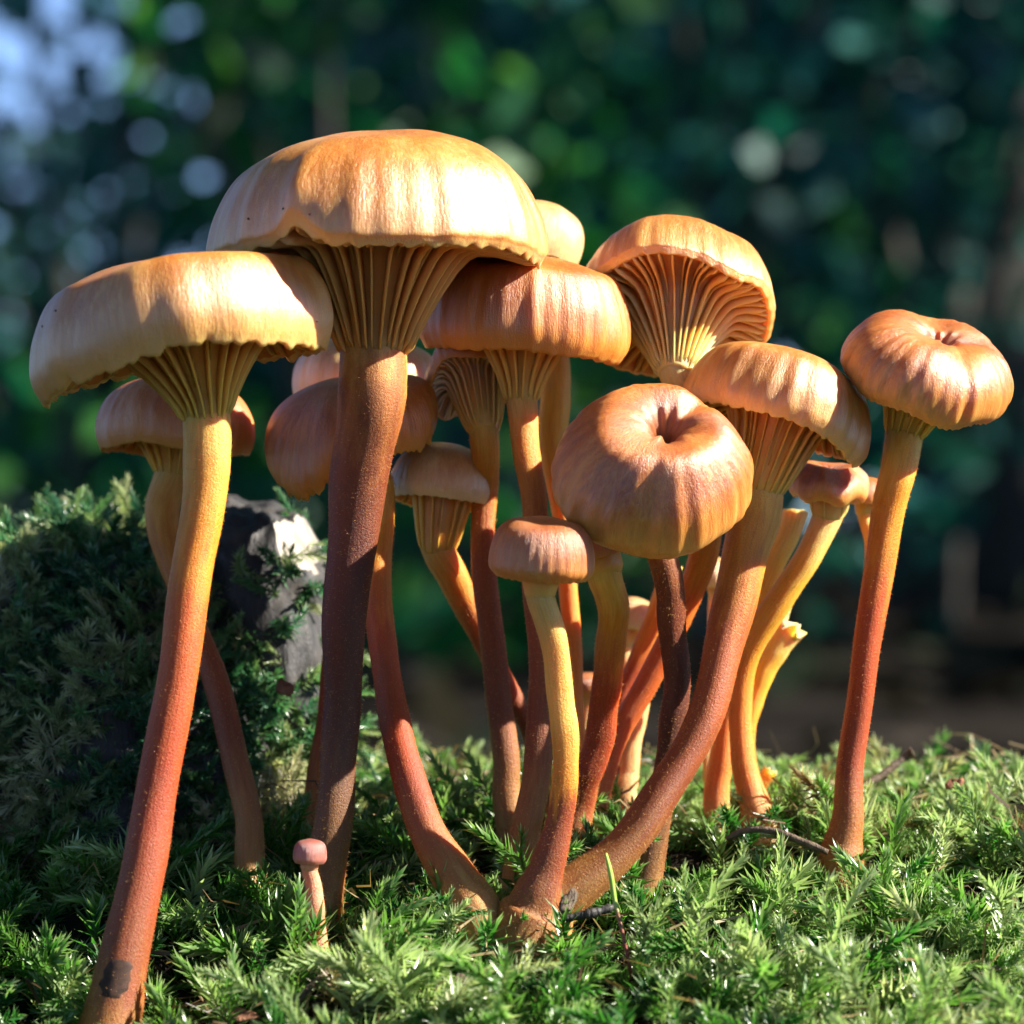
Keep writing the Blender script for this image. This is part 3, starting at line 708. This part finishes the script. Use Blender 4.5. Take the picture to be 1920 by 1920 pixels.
dirs = norm(np.stack([rng.normal(size=len(pts)) * .45 + cl * .25, rng.normal(size=len(pts)) * .4 - .35 + cl2 * .2, np.ones(len(pts)) * .85], -1))
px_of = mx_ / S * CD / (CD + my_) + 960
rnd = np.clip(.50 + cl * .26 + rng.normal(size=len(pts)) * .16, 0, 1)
rnd = np.where(px_of < 620, rnd * .7, rnd)  # darker moss tones at the left paint in the lack of sun there
sc = rng.uniform(.7, 1.4, len(pts)) * (1 + .15 * cl) * np.where(my_ > .02, .8, 1.0)
front = my_ < .004
near_i = np.where((my_ > -.026) & (my_ < .006) & (np.abs(px_of - 960) < 940))[0]
pick = near_i[np.argsort(-sc[near_i])[:150]]
mask = np.ones(len(pts), bool); mask[pick] = False
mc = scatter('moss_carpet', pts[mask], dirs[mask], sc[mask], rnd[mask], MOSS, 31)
tag(mc, 'carpet of green feathery moss covering the ground', 'moss', kind='stuff')
# the biggest shoots as things of their own
protos = []
for q, (v, f, t) in enumerate(VAR):
    for shade in range(4):
        me_o = mesh_obj('moss_shoot', v * S, f, MOSS, None, False, {'t': t, 'rnd': np.clip(np.full(len(v), [.3, .5, .72, .86][shade]) + rng.normal(size=len(v)) * .03, 0, 1)})
        protos.append(me_o.data); bpy.data.objects.remove(me_o)
Bp = basis(dirs[pick], rng)
from mathutils import Matrix
LAND = [(205, -1.5, 'at the foot of the tall red-stemmed mushroom'), (60, -1.0, 'in front of the mossy stump'), (600, -.25, 'around the foot of the thick dark stem'), (520, -1.7, 'by the thin grey twig'),
        (860, -.6, 'by the foot of the curved red stem'), (1000, -.9, 'at the joined foot of the stems'), (1170, -1.5, 'by the thin red and green blade'), (1450, .4, 'by the dark curved twig'),
        (1580, .5, 'at the foot of the slender mushroom'), (1840, -1.4, 'by the sunken red brown bark chip'), (1240, .3, 'between the crossing stems'), (860, -1.75, 'by the grey wood splinter')]
for i, pi in enumerate(pick):
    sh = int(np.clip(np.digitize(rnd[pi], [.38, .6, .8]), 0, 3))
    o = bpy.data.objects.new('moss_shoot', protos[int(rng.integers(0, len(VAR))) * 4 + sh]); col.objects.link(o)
    Mx = Matrix(Bp[i].tolist()).to_4x4(); Mx.translation = pts[pi]
    o.matrix_world = Mx @ Matrix.Scale(float(sc[pi]) * 1.12, 4)
    near = min(LAND, key=lambda q: (P(q[0], 0, q[1] / 100)[0] - pts[pi][0]) ** 2 + (q[1] / 100 - pts[pi][1]) ** 2)[2]
    tag(o, ['dark green', 'fresh green', 'light green', 'pale silvery green'][sh] + ' feathery moss shoot ' + near, 'moss', 'large moss shoots')

# ------------------------------------------------------------------ mossy broken stump on the left
def bark_material(name, cols, scale, rough=.8, dist=.0006):
    m, nt, b, _ = new_mat(name)
    g = nd(nt, 'ShaderNodeTexCoord').outputs['Object']
    n1 = noise(nt, mapping(nt, g, (1, 1, .35)), scale, 6, .65)
    nt.links.new(ramp(nt, n1, [(.3, cols[0]), (.5, cols[1]), (.72, cols[2])]), b.inputs['Base Color'])
    b.inputs['Roughness'].default_value = rough
    nt.links.new(bump(nt, n1, dist, .9), b.inputs['Normal'])
    return m
BARK = bark_material('rotten_bark', [(.008, .008, .009), (.022, .02, .02), (.06, .05, .042)], 420, .6)
WOOD = bark_material('pale_broken_wood', [(.13, .11, .09), (.28, .25, .21), (.42, .38, .33)], 700, .75, .0003)
sb = P(250, 1660, .030); sb[2] = float(ground_z(sb[0], sb[1])) - .002
stump = empty('stump', sb); tag(stump, 'dark rotten stump overgrown with shaggy moss behind the tall red-stemmed mushroom', 'stump')
nu, nv = 70, 90
uu, vv = np.meshgrid(np.linspace(-.5 * np.pi, .5 * np.pi, nu), np.arange(nv) / nv * 2 * np.pi, indexing='ij')
def se(x, e): return np.sign(x) * np.abs(x) ** e
ex = .92
Lx = se(np.cos(uu), ex) * se(np.cos(vv), .8); Ly = se(np.cos(uu), ex) * se(np.sin(vv), .8); Lz = se(np.sin(uu), ex)
C0 = P(190, 1560, .034); kk = S * (CD + .034) / CD
Vb = np.stack([Lx * 440 * kk, Ly * .0225, Lz * 560 * kk], -1).reshape(-1, 3)
Vb += norm(Vb) * (noise3(Vb, 70, 41, 3) * .0014 + noise3(Vb, 300, 42, 2) * .0003)[:, None]
Vb[:, 2] += -.0022 * np.clip(-Vb[:, 0] / .016, 0, 1.2)
Vb[:, 2] -= np.clip((Vb[:, 0] - .004) / .012, 0, 1) ** 1.5 * .006 * (Vb[:, 2] > 0)
Vs_ = Vb + C0
Fb = grid_faces(nu, nv)
mesh_obj('stump_body', Vs_ - sb, Fb, BARK, stump, True)
# the broken chunk standing on top: dark bark side and a pale torn face towards the sun
def prism(name, poly, d0, d1, mat, parent, org, jag=0, chamfer=None):
    n = len(poly); r_ = np.random.default_rng(5)
    A = np.array([P(x, y, d0) for x, y in poly]); B_ = np.array([P(x, y, d1) for x, y in (chamfer or poly)])
    V_ = np.vstack([A, B_]) - org
    F_ = [tuple(range(n)), tuple(range(2 * n - 1, n - 1, -1))] + [(i, i + n, (i + 1) % n + n, (i + 1) % n) for i in range(n)]
    import bmesh
    me = bpy.data.meshes.new(name); me.from_pydata([tuple(v) for v in V_], [], F_)
    bm = bmesh.new(); bm.from_mesh(me); bmesh.ops.recalc_face_normals(bm, faces=bm.faces)
    bmesh.ops.bevel(bm, geom=list(bm.edges), offset=.0005, segments=2, affect='EDGES')
    bmesh.ops.triangulate(bm, faces=[f for f in bm.faces if len(f.verts) > 4])
    bmesh.ops.subdivide_edges(bm, edges=list(bm.edges), cuts=3, use_grid_fill=True)
    for v in bm.verts:
        p = np.array(v.co)[None]; e = noise3(p, 300, 8, 2)[0] * .00018 * jag
        v.co += v.normal * e
    bm.to_mesh(me); bm.free(); me.materials.append(mat)
    me.polygons.foreach_set('use_smooth', np.ones(len(me.polygons), dtype=bool))
    o = bpy.data.objects.new(name, me); col.objects.link(o); o.parent = parent; return o
nu2, nv2 = 60, 80
u2, v2 = np.meshgrid(np.linspace(-.5 * np.pi, .5 * np.pi, nu2), np.arange(nv2) / nv2 * 2 * np.pi, indexing='ij')
kc = S * (CD + .029) / CD; Cc0 = P(500, 1190, .029)
Vc = np.stack([se(np.cos(u2), .6) * se(np.cos(v2), .8) * 128 * kc, se(np.cos(u2), .6) * se(np.sin(v2), .8) * .0085, se(np.sin(u2), .6) * 246 * kc], -1).reshape(-1, 3)
Vc += norm(Vc) * (noise3(Vc, 110, 44, 3) * .0007 + noise3(Vc, 420, 45, 2) * .00022)[:, None]
Vc[:, 0] += Vc[:, 2] * -.12
cutn = np.array([.80, -.36, .42]); cutn /= np.linalg.norm(cutn); cutp = P(562, 1040, .024) - Cc0
dd_ = (Vc - cutp) @ cutn; proj = dd_ > 0
Vc[proj] -= cutn * dd_[proj][:, None]
Vc[proj] += cutn * (noise3(Vc[proj] * np.array([1, 1, .3]), 500, 46, 2) * .00012)[:, None]
Fch = grid_faces(nu2, nv2); onp = proj[Fch].all(1)
mesh_obj('broken_chunk', Vc + Cc0 - sb, Fch[~onp], BARK, stump, True)
mesh_obj('torn_face', Vc + Cc0 - sb, Fch[onp], WOOD, stump, True)
# moss on the stump
M_ = 2700
q4 = Vs_[Fb]; ar = np.linalg.norm(np.cross(q4[:, 2] - q4[:, 0], q4[:, 3] - q4[:, 1]), axis=1)
fi = rng.choice(len(Fb), M_ * 3, p=ar / ar.sum()); tri = Vs_[Fb[fi]]
w_ = rng.random((len(fi), 2)); cpt = (tri[:, 0] * (1 - w_[:, :1]) + tri[:, 1] * w_[:, :1]) * (1 - w_[:, 1:]) + (tri[:, 3] * (1 - w_[:, :1]) + tri[:, 2] * w_[:, :1]) * w_[:, 1:]
nrm_ = norm(np.cross(tri[:, 2] - tri[:, 0], tri[:, 3] - tri[:, 1]))
flip = ((cpt - C0) * nrm_).sum(1) < 0; nrm_[flip] *= -1
okm = (nrm_[:, 1] < .3) & (cpt[:, 2] > ground_z(cpt[:, 0], cpt[:, 1]) - .001)
topd = (nrm_[:, 2] > .8) & (rng.random(len(fi)) < .45)
okm &= ~topd
cpt, nrm_ = cpt[okm][:M_], nrm_[okm][:M_]
fq = Vc[Fch[~onp]] + Cc0; fcen = fq.mean(1); fn = norm(np.cross(fq[:, 2] - fq[:, 0], fq[:, 3] - fq[:, 1])); fn[((fcen - Cc0) * fn).sum(1) < 0] *= -1
okc = np.where((fn[:, 1] < .2) & (fcen[:, 2] < P(0, 1040, .025)[2] + .0012 * noise3(fcen, 150, 47, 2)))[0]; okc = rng.choice(okc, 260)
cpt = np.vstack([cpt, fcen[okc]]); nrm_ = np.vstack([nrm_, fn[okc]])
dirs2 = norm(nrm_ * .55 + rng.normal(size=nrm_.shape) * .5 + np.array([0, -.1, -.15]))
dirs2[:, 2] += .25 * (nrm_[:, 2] > .5); dirs2 = norm(dirs2)
cl3 = noise3(cpt, 70, 51, 2)
ms = scatter('moss_shag', cpt - nrm_ * .0005, dirs2, rng.uniform(.5, .95, len(cpt)), np.clip(.45 + cl3 * .35 + rng.normal(size=len(cpt)) * .18, 0, 1), MOSSD, 61)
tag(ms, 'shaggy dark green and olive moss hanging over the rotten stump', 'moss', kind='stuff')

# dead brown strands and crumbs between the shoots
r = np.random.default_rng(91); n = 2600
fx = r.uniform(-.05, .05, n); fy = r.uniform(-.034, .05, n); fz = ground_z(fx, fy) + r.uniform(.0008, .0042, n)
p0 = np.stack([fx, fy, fz], -1); dv = norm(np.stack([r.normal(size=n), r.normal(size=n), r.normal(size=n) * .35], -1)); sv = norm(np.cross(dv, r.normal(size=(n, 3))))
lf = r.uniform(20, 110, (n, 1)) * S; wf = r.uniform(.9, 3.2, (n, 1)) * S; bend = r.normal(size=(n, 3)) * lf * .18
Vf = np.stack([p0 - sv * wf, p0 + sv * wf, p0 + dv * lf * .5 + bend + sv * wf, p0 + dv * lf * .5 + bend - sv * wf, p0 + dv * lf + sv * wf * .4, p0 + dv * lf - sv * wf * .4], 1).reshape(-1, 3)
b6 = (np.arange(n) * 6)[:, None]; Ff = np.concatenate([b6 + np.array([[0, 1, 2, 3]]), b6 + np.array([[3, 2, 4, 5]])])
DEAD = moss_material('dead_moss', [(0, (.05, .03, .015)), (.4, (.13, .08, .035)), (.75, (.26, .18, .08)), (1, (.42, .34, .2))], .3, .45, .4, 0)
ds = mesh_obj('plant_litter', Vf, Ff, DEAD, None, False, {'rnd': np.repeat(r.random(n), 6), 't': np.full(n * 6, .9)})
tag(ds, 'dead brown moss strands and needles tangled in the carpet', 'litter', kind='stuff')

# ------------------------------------------------------------------ litter: twigs, bark flakes, seta
TWIG = bark_material('twig_bark', [(.03, .018, .012), (.10, .065, .04), (.2, .15, .1)], 900)
FLK = bark_material('red_brown_flake', [(.10, .035, .018), (.22, .085, .04), (.34, .16, .09)], 800)
def twig(label, pts, mat=TWIG, name='twig', cat='twig'):
    Q = catmull([[*P(x, y, d / 100), w / 2 * S * (CD + d / 100) / CD] for x, y, d, w in pts], 26)
    r_ = np.random.default_rng(int(pts[0][0])); Q[:, 3] *= 1 + r_.normal(size=26) * .10
    V_, F_, t_, p_ = tube(Q[:, :3], Q[:, 3], 9); b0 = Q[0, :3]
    o = mesh_obj(name, V_ - b0, F_, mat, None, True, None, b0); return tag(o, label, cat)
twig('thin grey twig lying in the moss near the foot of the tall red-stemmed mushroom', [(500, 1935, -1.75, 16), (545, 1888, -1.75, 17), (590, 1842, -1.7, 12), (618, 1818, -1.65, 6)])
twig('dark curved twig in the moss between the orange stems and the slender mushroom', [(1362, 1572, .5, 9), (1400, 1556, .45, 13), (1450, 1558, .4, 14), (1505, 1578, .35, 14), (1552, 1598, .3, 10)])
twig('crooked brown twig on the mossy crest behind the slender mushroom', [(1612, 1478, 2.2, 14), (1655, 1452, 2.3, 16), (1698, 1418, 2.4, 14), (1712, 1410, 2.4, 20)])
twig('blackish twig lying against the joined foot of the stems', [(1060, 1722, -1.0, 16), (1110, 1712, -1.0, 20), (1152, 1700, -.95, 14)], BARK)
m, nt, b, _ = new_mat('seta_red_green')
tt = nd(nt, 'ShaderNodeAttribute', attribute_name='t').outputs['Fac']
nt.links.new(ramp(nt, tt, [(0, (.10, .012, .012)), (.3, (.22, .03, .012)), (.5, (.25, .10, .03)), (.58, (.30, .42, .08)), (1, (.38, .6, .08))]), b.inputs['Base Color']); b.inputs['Roughness'].default_value = .3
Q = catmull([[*P(x, y, d), w / 2 * S * (CD + d) / CD] for x, y, d, w in [(1184, 1835, -.0150, 7), (1178, 1800, -.0150, 7), (1165, 1740, -.0145, 8), (1153, 1690, -.014, 9), (1145, 1640, -.014, 10), (1136, 1600, -.014, 5)]], 30)
V_, F_, t_, p_ = tube(Q[:, :3], Q[:, 3], 9)
tag(mesh_obj('grass_blade', V_ - Q[0, :3], F_, m, None, True, {'t': t_}, Q[0, :3]), 'thin upright blade, red below and bright green above, in front of the joined foot', 'grass blade')
def flake(label, px, py, d, w, h, mat, rz, name='bark_flake', cat='bark', thick=6):
    r_ = np.random.default_rng(int(px)); n = 14; a = np.arange(n) / n * 6.283
    rr = 1 + r_.normal(size=n) * .16
    c0 = P(px, py, d / 100); zg = float(ground_z(c0[0], c0[1])); k_ = S * (CD + d / 100) / CD
    rings = []
    for s_, z_ in ((.0, .5), (.7, .5), (1.0, .0), (.7, -.5), (0, -.5)):
        x = np.cos(a) * rr * w * .5 * s_; y = np.sin(a) * rr * h * .5 * s_
        z = z_ * thick + .12 * w * (np.cos(a) * s_) ** 2 + r_.normal(size=n) * 1.2 * (s_ > 0)
        rings.append(np.stack([x, y, z], -1))
    L_ = np.vstack(rings)
    M1 = rot(62 + r_.uniform(-12, 12), rz)
    V_ = (L_ @ M1.T) * k_
    o = mesh_obj(name, V_, grid_faces(5, n), mat, None, False, None, c0); return tag(o, label, cat)
flake('reddish brown bark flake lying in front of the curved stem foot', 712, 1768, -1.1, 62, 40, FLK, -28)
flake('small orange brown leaf scrap at the lower edge near the grey twig', 455, 1905, -1.7, 70, 34, FLK, 8, 'leaf_scrap', 'leaf')
flake('grey brown torn wood chip in the moss at the joined foot', 1066, 1690, -1.05, 30, 52, TWIG, 20, 'wood_chip', 'wood chip')
flake('grey splinter of wood in the foreground moss under the stems', 862, 1850, -1.75, 30, 60, TWIG, 10, 'wood_splinter', 'wood chip')
flake('tan flake stuck to the side of the mossy stump', 535, 1290, 1.5, 40, 30, FLK, 25)
flake('brown leaf scrap lying in the moss near the crest beyond the slender mushroom', 1790, 1470, 1.6, 40, 24, FLK, -20, 'leaf_scrap', 'leaf')
flake('red brown chip of bark half sunk in the moss below the slender mushroom', 1845, 1835, -1.4, 44, 22, FLK, 30)

# ------------------------------------------------------------------ the wood behind: trees, bushes, litter
def leafcloud(cent, rad, n, size, r, flat=.5):
    """n folded leaves through ellipsoid clumps"""
    u = norm(r.normal(size=(n, 3))) * (r.random((n, 1)) ** .45)
    p = cent + u * rad
    d = norm(r.normal(size=(n, 3)) * np.array([1, 1, .6]) + np.array([0, 0, -.25])); s = norm(np.cross(d, r.normal(size=(n, 3)))); nr = np.cross(s, d)
    ln = size * r.uniform(.6, 1.3, (n, 1)); w = ln * .3
    V_ = np.stack([p, p + d * ln * .45 + s * w, p + d * ln + nr * ln * -.1, p + d * ln * .45 - s * w], 1)
    return V_.reshape(-1, 3)
def foliage(name, clumps, size, mat, parent, org, seed):
    r = np.random.default_rng(seed)
    V_ = np.vstack([leafcloud(np.array(c), np.array(rd), n, size, r) for c, rd, n in clumps])
    rn = np.repeat(r.random(len(V_) // 4), 4)
    return mesh_obj(name, V_ - org, np.arange(len(V_)).reshape(-1, 4), mat, parent, False, {'rnd': rn, 't': np.ones(len(V_))})
LEAF = moss_material('shade_leaf', [(0, (.006, .07, .04)), (.4, (.010, .11, .04)), (.75, (.02, .17, .03)), (1, (.10, .26, .06))], .45, .45, .3, 0)
LEAFB = moss_material('blue_green_leaf', [(0, (.004, .06, .06)), (.5, (.008, .11, .10)), (1, (.05, .2, .18))], .4, .42, .4, 0)
TBARK = bark_material('tree_bark', [(.02, .017, .015), (.05, .045, .04), (.11, .10, .09)], 14, .9, .01)
GBARK = bark_material('grey_tree_bark', [(.10, .10, .09), (.22, .22, .21), (.36, .36, .34)], 14, .9, .01)
def tree(label, x, y, h, r0, crown, leaf, mat, seed, group='trees of the wood behind', lean=0, size=.09):
    r = np.random.default_rng(seed); b0 = np.array([x, y, float(ground_z(x, y)) - .03])
    root = empty('tree', b0); tag(root, label, 'tree', group)
    n = 14; zz = np.linspace(0, h, n)
    path = np.stack([x + lean * zz + np.cumsum(r.normal(size=n)) * .02, y + np.cumsum(r.normal(size=n)) * .02, b0[2] + zz], -1)
    V_, F_, t_, p_ = tube(path, r0 * (1 - .6 * zz / h) * (1 + .5 * np.exp(-zz / .15)), 14)
    mesh_obj('trunk', V_ - b0, F_, mat, root)
    for q in range(6):
        i = int(r.integers(5, n - 1)); a = r.uniform(0, 6.28); L_ = h * r.uniform(.22, .35)
        pp = np.array([path[i] + np.array([math.cos(a) * s, math.sin(a) * s, .45 * s]) * L_ for s in np.linspace(0, 1, 6)])
        V_, F_, t_, p_ = tube(pp, r0 * .35 * np.linspace(1, .25, 6), 7); mesh_obj('limb', V_ - b0, F_, mat, root)
    if crown: foliage('crown', crown(path, r), size, leaf, root, b0, seed)
    return root
def crown_over(rx, ry, rz, zc, n, k=9):
    def f(path, r):
        c = np.array([path[-4][0], path[-4][1], zc]); out = []
        for q in range(k):
            o = r.normal(size=3); o /= np.linalg.norm(o); o *= np.array([rx, ry, rz]) * .62
            out.append((c + o, (rx * .5, ry * .5, rz * .5), n // k))
        return out
    return f
def bush(label, x, y, z0, h, w, n, leaf, seed, size, group='bushes under the trees'):
    r = np.random.default_rng(seed); b0 = np.array([x, y, float(ground_z(x, y)) - .02])
    root = empty('bush', b0); tag(root, label, 'bush', group)
    for q in range(5):
        a = r.uniform(0, 6.28); L_ = h * r.uniform(.6, .95)
        pp = np.array([b0 + np.array([math.cos(a) * s * s * w * .35, math.sin(a) * s * s * w * .35, s * L_]) for s in np.linspace(0, 1, 7)])
        V_, F_, t_, p_ = tube(pp, .012 * h * np.linspace(1, .3, 7), 6); mesh_obj('stem', V_ - b0, F_, TBARK, root)
    cl_ = []
    for q in range(10):
        cl_.append(((x + r.uniform(-.45, .45) * w, y + r.uniform(-.4, .4) * w, z0 + r.uniform(.12, .92) * h), (w * .26, w * .26, h * .2), n // 10))
    foliage('crown', cl_, size, leaf, root, b0, seed)
    return root
# trunks seen blurred between the mushrooms and the sky: (px at depth, depth m, radius)
def xat(px, y): return (px - 960) * S * (CD + y) / CD
tree('grey pale-barked tree behind the largest cap', xat(985, 6.0), 6.0, 6.5, .045, crown_over(2.2, 2.0, 1.3, 5.0, 5200), LEAF, GBARK, 201)
tree('dark tree trunk in the wood, straight and thick', xat(800, 7.5), 7.5, 7.5, .16, crown_over(2.4, 2.2, 1.6, 5.6, 5200), LEAFB, TBARK, 202)
tree('dark slanting tree trunk at the side of the wood', xat(1870, 5.0), 5.0, 6.5, .12, crown_over(2.4, 2.2, 1.5, 4.8, 5200), LEAF, TBARK, 203, lean=.05)
tree('slim dark tree beyond the mossy stump', xat(-420, 8.5), 8.5, 7.0, .06, crown_over(2.2, 2.2, 1.4, 5.2, 4600), LEAFB, TBARK, 204, lean=-.03)
# trees added at the right so that their crowns shade the wood behind
for i, (x, y, zc, rx, rz) in enumerate([(3.2, 2.7, 2.9, 1.5, 2.4), (3.0, 4.4, 2.9, 1.6, 2.5), (3.6, 6.6, 3.4, 1.8, 2.8), (4.2, 9.0, 3.8, 2.0, 3.0), (2.2, 11.5, 3.2, 2.2, 2.9)]):
    tree(['leafy tree closest to the clearing on the sunny side', 'leafy tree second from the clearing on the sunny side', 'leafy tree third from the clearing on the sunny side', 'leafy tree fourth from the clearing on the sunny side', 'leafy tree closing off the sunny side of the wood'][i],
         x, y, zc + rz * .8, .12, crown_over(rx, 1.6, rz, zc, 1300, 14), LEAF if i % 2 else LEAFB, TBARK, 230 + i, 'trees on the sunny side', size=.17)
for i, (x, y) in enumerate([(-2.2, 2.5), (-2.6, 5.5), (-2.4, 8.8), (.6, 3.6), (1.2, 10.0)]):  # crowns added overhead to cut the sky light on the wood
    tree(['tree spreading over the wood behind the stump', 'tree spreading over the wood further back', 'tree spreading over the far part of the wood', 'tree spreading over the middle of the wood', 'tree spreading over the farthest part of the wood'][i],
         x + (9 if False else 0) + (1.2 if i == 3 else 0), y, 4.6, .10, crown_over(2.0, 2.0, .9, 4.2, 3000, 12), LEAF, TBARK, 250 + i, 'trees spreading overhead', size=.17)
tree('tree spreading its crown over the mushrooms', -1.3, -.9, 5.2, .11, crown_over(2.3, 2.0, .8, 4.3, 9000, 14), LEAF, TBARK, 270, 'trees spreading overhead', size=.2)  # unseen crown added above to cut the sky fill on the mushrooms
tree('tree standing on the near side of the clearing', -1.0, -3.6, 5.0, .11, crown_over(2.4, 1.6, 1.9, 2.7, 9000, 14), LEAFB, TBARK, 271, 'trees spreading overhead', size=.2)  # added out of view behind the camera to block the front sky
# bushes
BL = [('bright green bush low behind the largest cap', 620, 3.2, -.05, .75, .5, 900, LEAF, .05),
      ('bush with blue green leaves behind the tall red-stemmed mushroom', 150, 4.2, 0, 1.1, .7, 1200, LEAFB, .06),
      ('bush with dark leaves behind the dimpled mushroom', 1350, 3.6, 0, .9, .7, 1300, LEAFB, .05),
      ('bush with dark leaves behind the slender mushroom', 1780, 4.0, 0, 1.0, .7, 1300, LEAFB, .055),
      ('tall bush with small leaves behind the fan-shaped mushroom', 1180, 5.2, .1, 1.6, .9, 1500, LEAF, .06),
      ('far bush closing the view behind the stump', 120, 9.0, 0, .95, 1.7, 2200, LEAF, .09),
      ('far bush closing the view behind the largest cap', 640, 10.0, 0, 1.3, 1.7, 2800, LEAFB, .10),
      ('far bush closing the view behind the bun-shaped cap', 1040, 10.6, 0, 2.6, 1.7, 3000, LEAF, .10),
      ('far bush closing the view behind the sloping cap', 1420, 9.6, 0, 2.6, 1.6, 3000, LEAFB, .10),
      ('far bush closing the view behind the slender mushroom', 1860, 9.8, 0, 2.7, 1.7, 3000, LEAF, .10),
      ('far bush at the very back of the wood', 380, 12.5, 0, 1.3, 2.4, 2800, LEAFB, .12),
      ('widest far bush at the very back of the wood', 1200, 13.5, 0, 3.4, 2.8, 4200, LEAFB, .13),
      ('outermost far bush at the very back of the wood', 1900, 13.0, 0, 3.4, 2.6, 4200, LEAF, .13)]
for i, (lb, px, y, z0, h, w, n, lf, sz) in enumerate(BL):
    bush(lb, xat(px, y), y, z0, h, w, n, lf, 300 + i, sz)
for i, (x, y, h) in enumerate([(-2.9, 9.6, 2.6), (-4.6, 8.6, 2.4), (-6.2, 7.2, 2.7), (-7.4, 5.2, 2.5), (3.6, 10.4, 2.8), (5.6, 9.8, 2.6), (7.2, 8.2, 2.8)]):
    bush(['broad bush next in the row on the stump side of the wood', 'second broad bush along the stump side of the wood', 'third broad bush along the stump side of the wood', 'last broad bush along the stump side of the wood',
          'broad bush next in the row beyond the slender mushroom', 'second broad bush in the row beyond the slender mushroom', 'last broad bush in the row beyond the slender mushroom'][i], x, y, 0, h, 2.1, 3200, LEAFB if i % 2 else LEAF, 360 + i, .13, 'broad bushes along the sides of the wood')
for i, (x, y, h) in enumerate([(1.5, 1.7, .9), (1.9, 3.2, 1.1), (2.2, 4.8, 1.2), (2.6, 6.6, 1.3)]):  # bushes added out of frame to shade the forest floor
    bush(['low bush closest to the clearing on the sunny side', 'low bush second from the clearing on the sunny side', 'low bush third from the clearing on the sunny side', 'low bush farthest from the clearing on the sunny side'][i], x, y, 0, h, 1.1, 1500, LEAF if i % 2 else LEAFB, 340 + i, .12, 'low bushes on the sunny side')
# fallen leaves on the forest floor
r = np.random.default_rng(400); n = 5000
lx = r.normal(size=n) * 1.6; ly = r.uniform(1.6, 10, n); lp = np.stack([lx, ly, ground_z(lx, ly) + .006], -1)
d = norm(np.stack([r.normal(size=n), r.normal(size=n), r.normal(size=n) * .25], -1)); s = norm(np.cross(d, np.stack([r.normal(size=n) * .3, r.normal(size=n) * .3, np.ones(n)], -1)))
ln = r.uniform(.03, .07, (n, 1)); V_ = np.stack([lp, lp + d * ln * .5 + s * ln * .3, lp + d * ln, lp + d * ln * .5 - s * ln * .3], 1).reshape(-1, 3)
m = moss_material('fallen_leaf', [(0, (.01, .008, .008)), (.5, (.02, .016, .014)), (.85, (.05, .042, .036)), (1, (.02, .035, .016))], .2, .8, .1, 0)
lo = mesh_obj('leaf_litter', V_, np.arange(4 * n).reshape(-1, 4), m, None, False, {'rnd': np.repeat(r.random(n), 4), 't': np.ones(4 * n)})
tag(lo, 'brown fallen leaves scattered over the forest floor behind', 'leaves', kind='stuff')
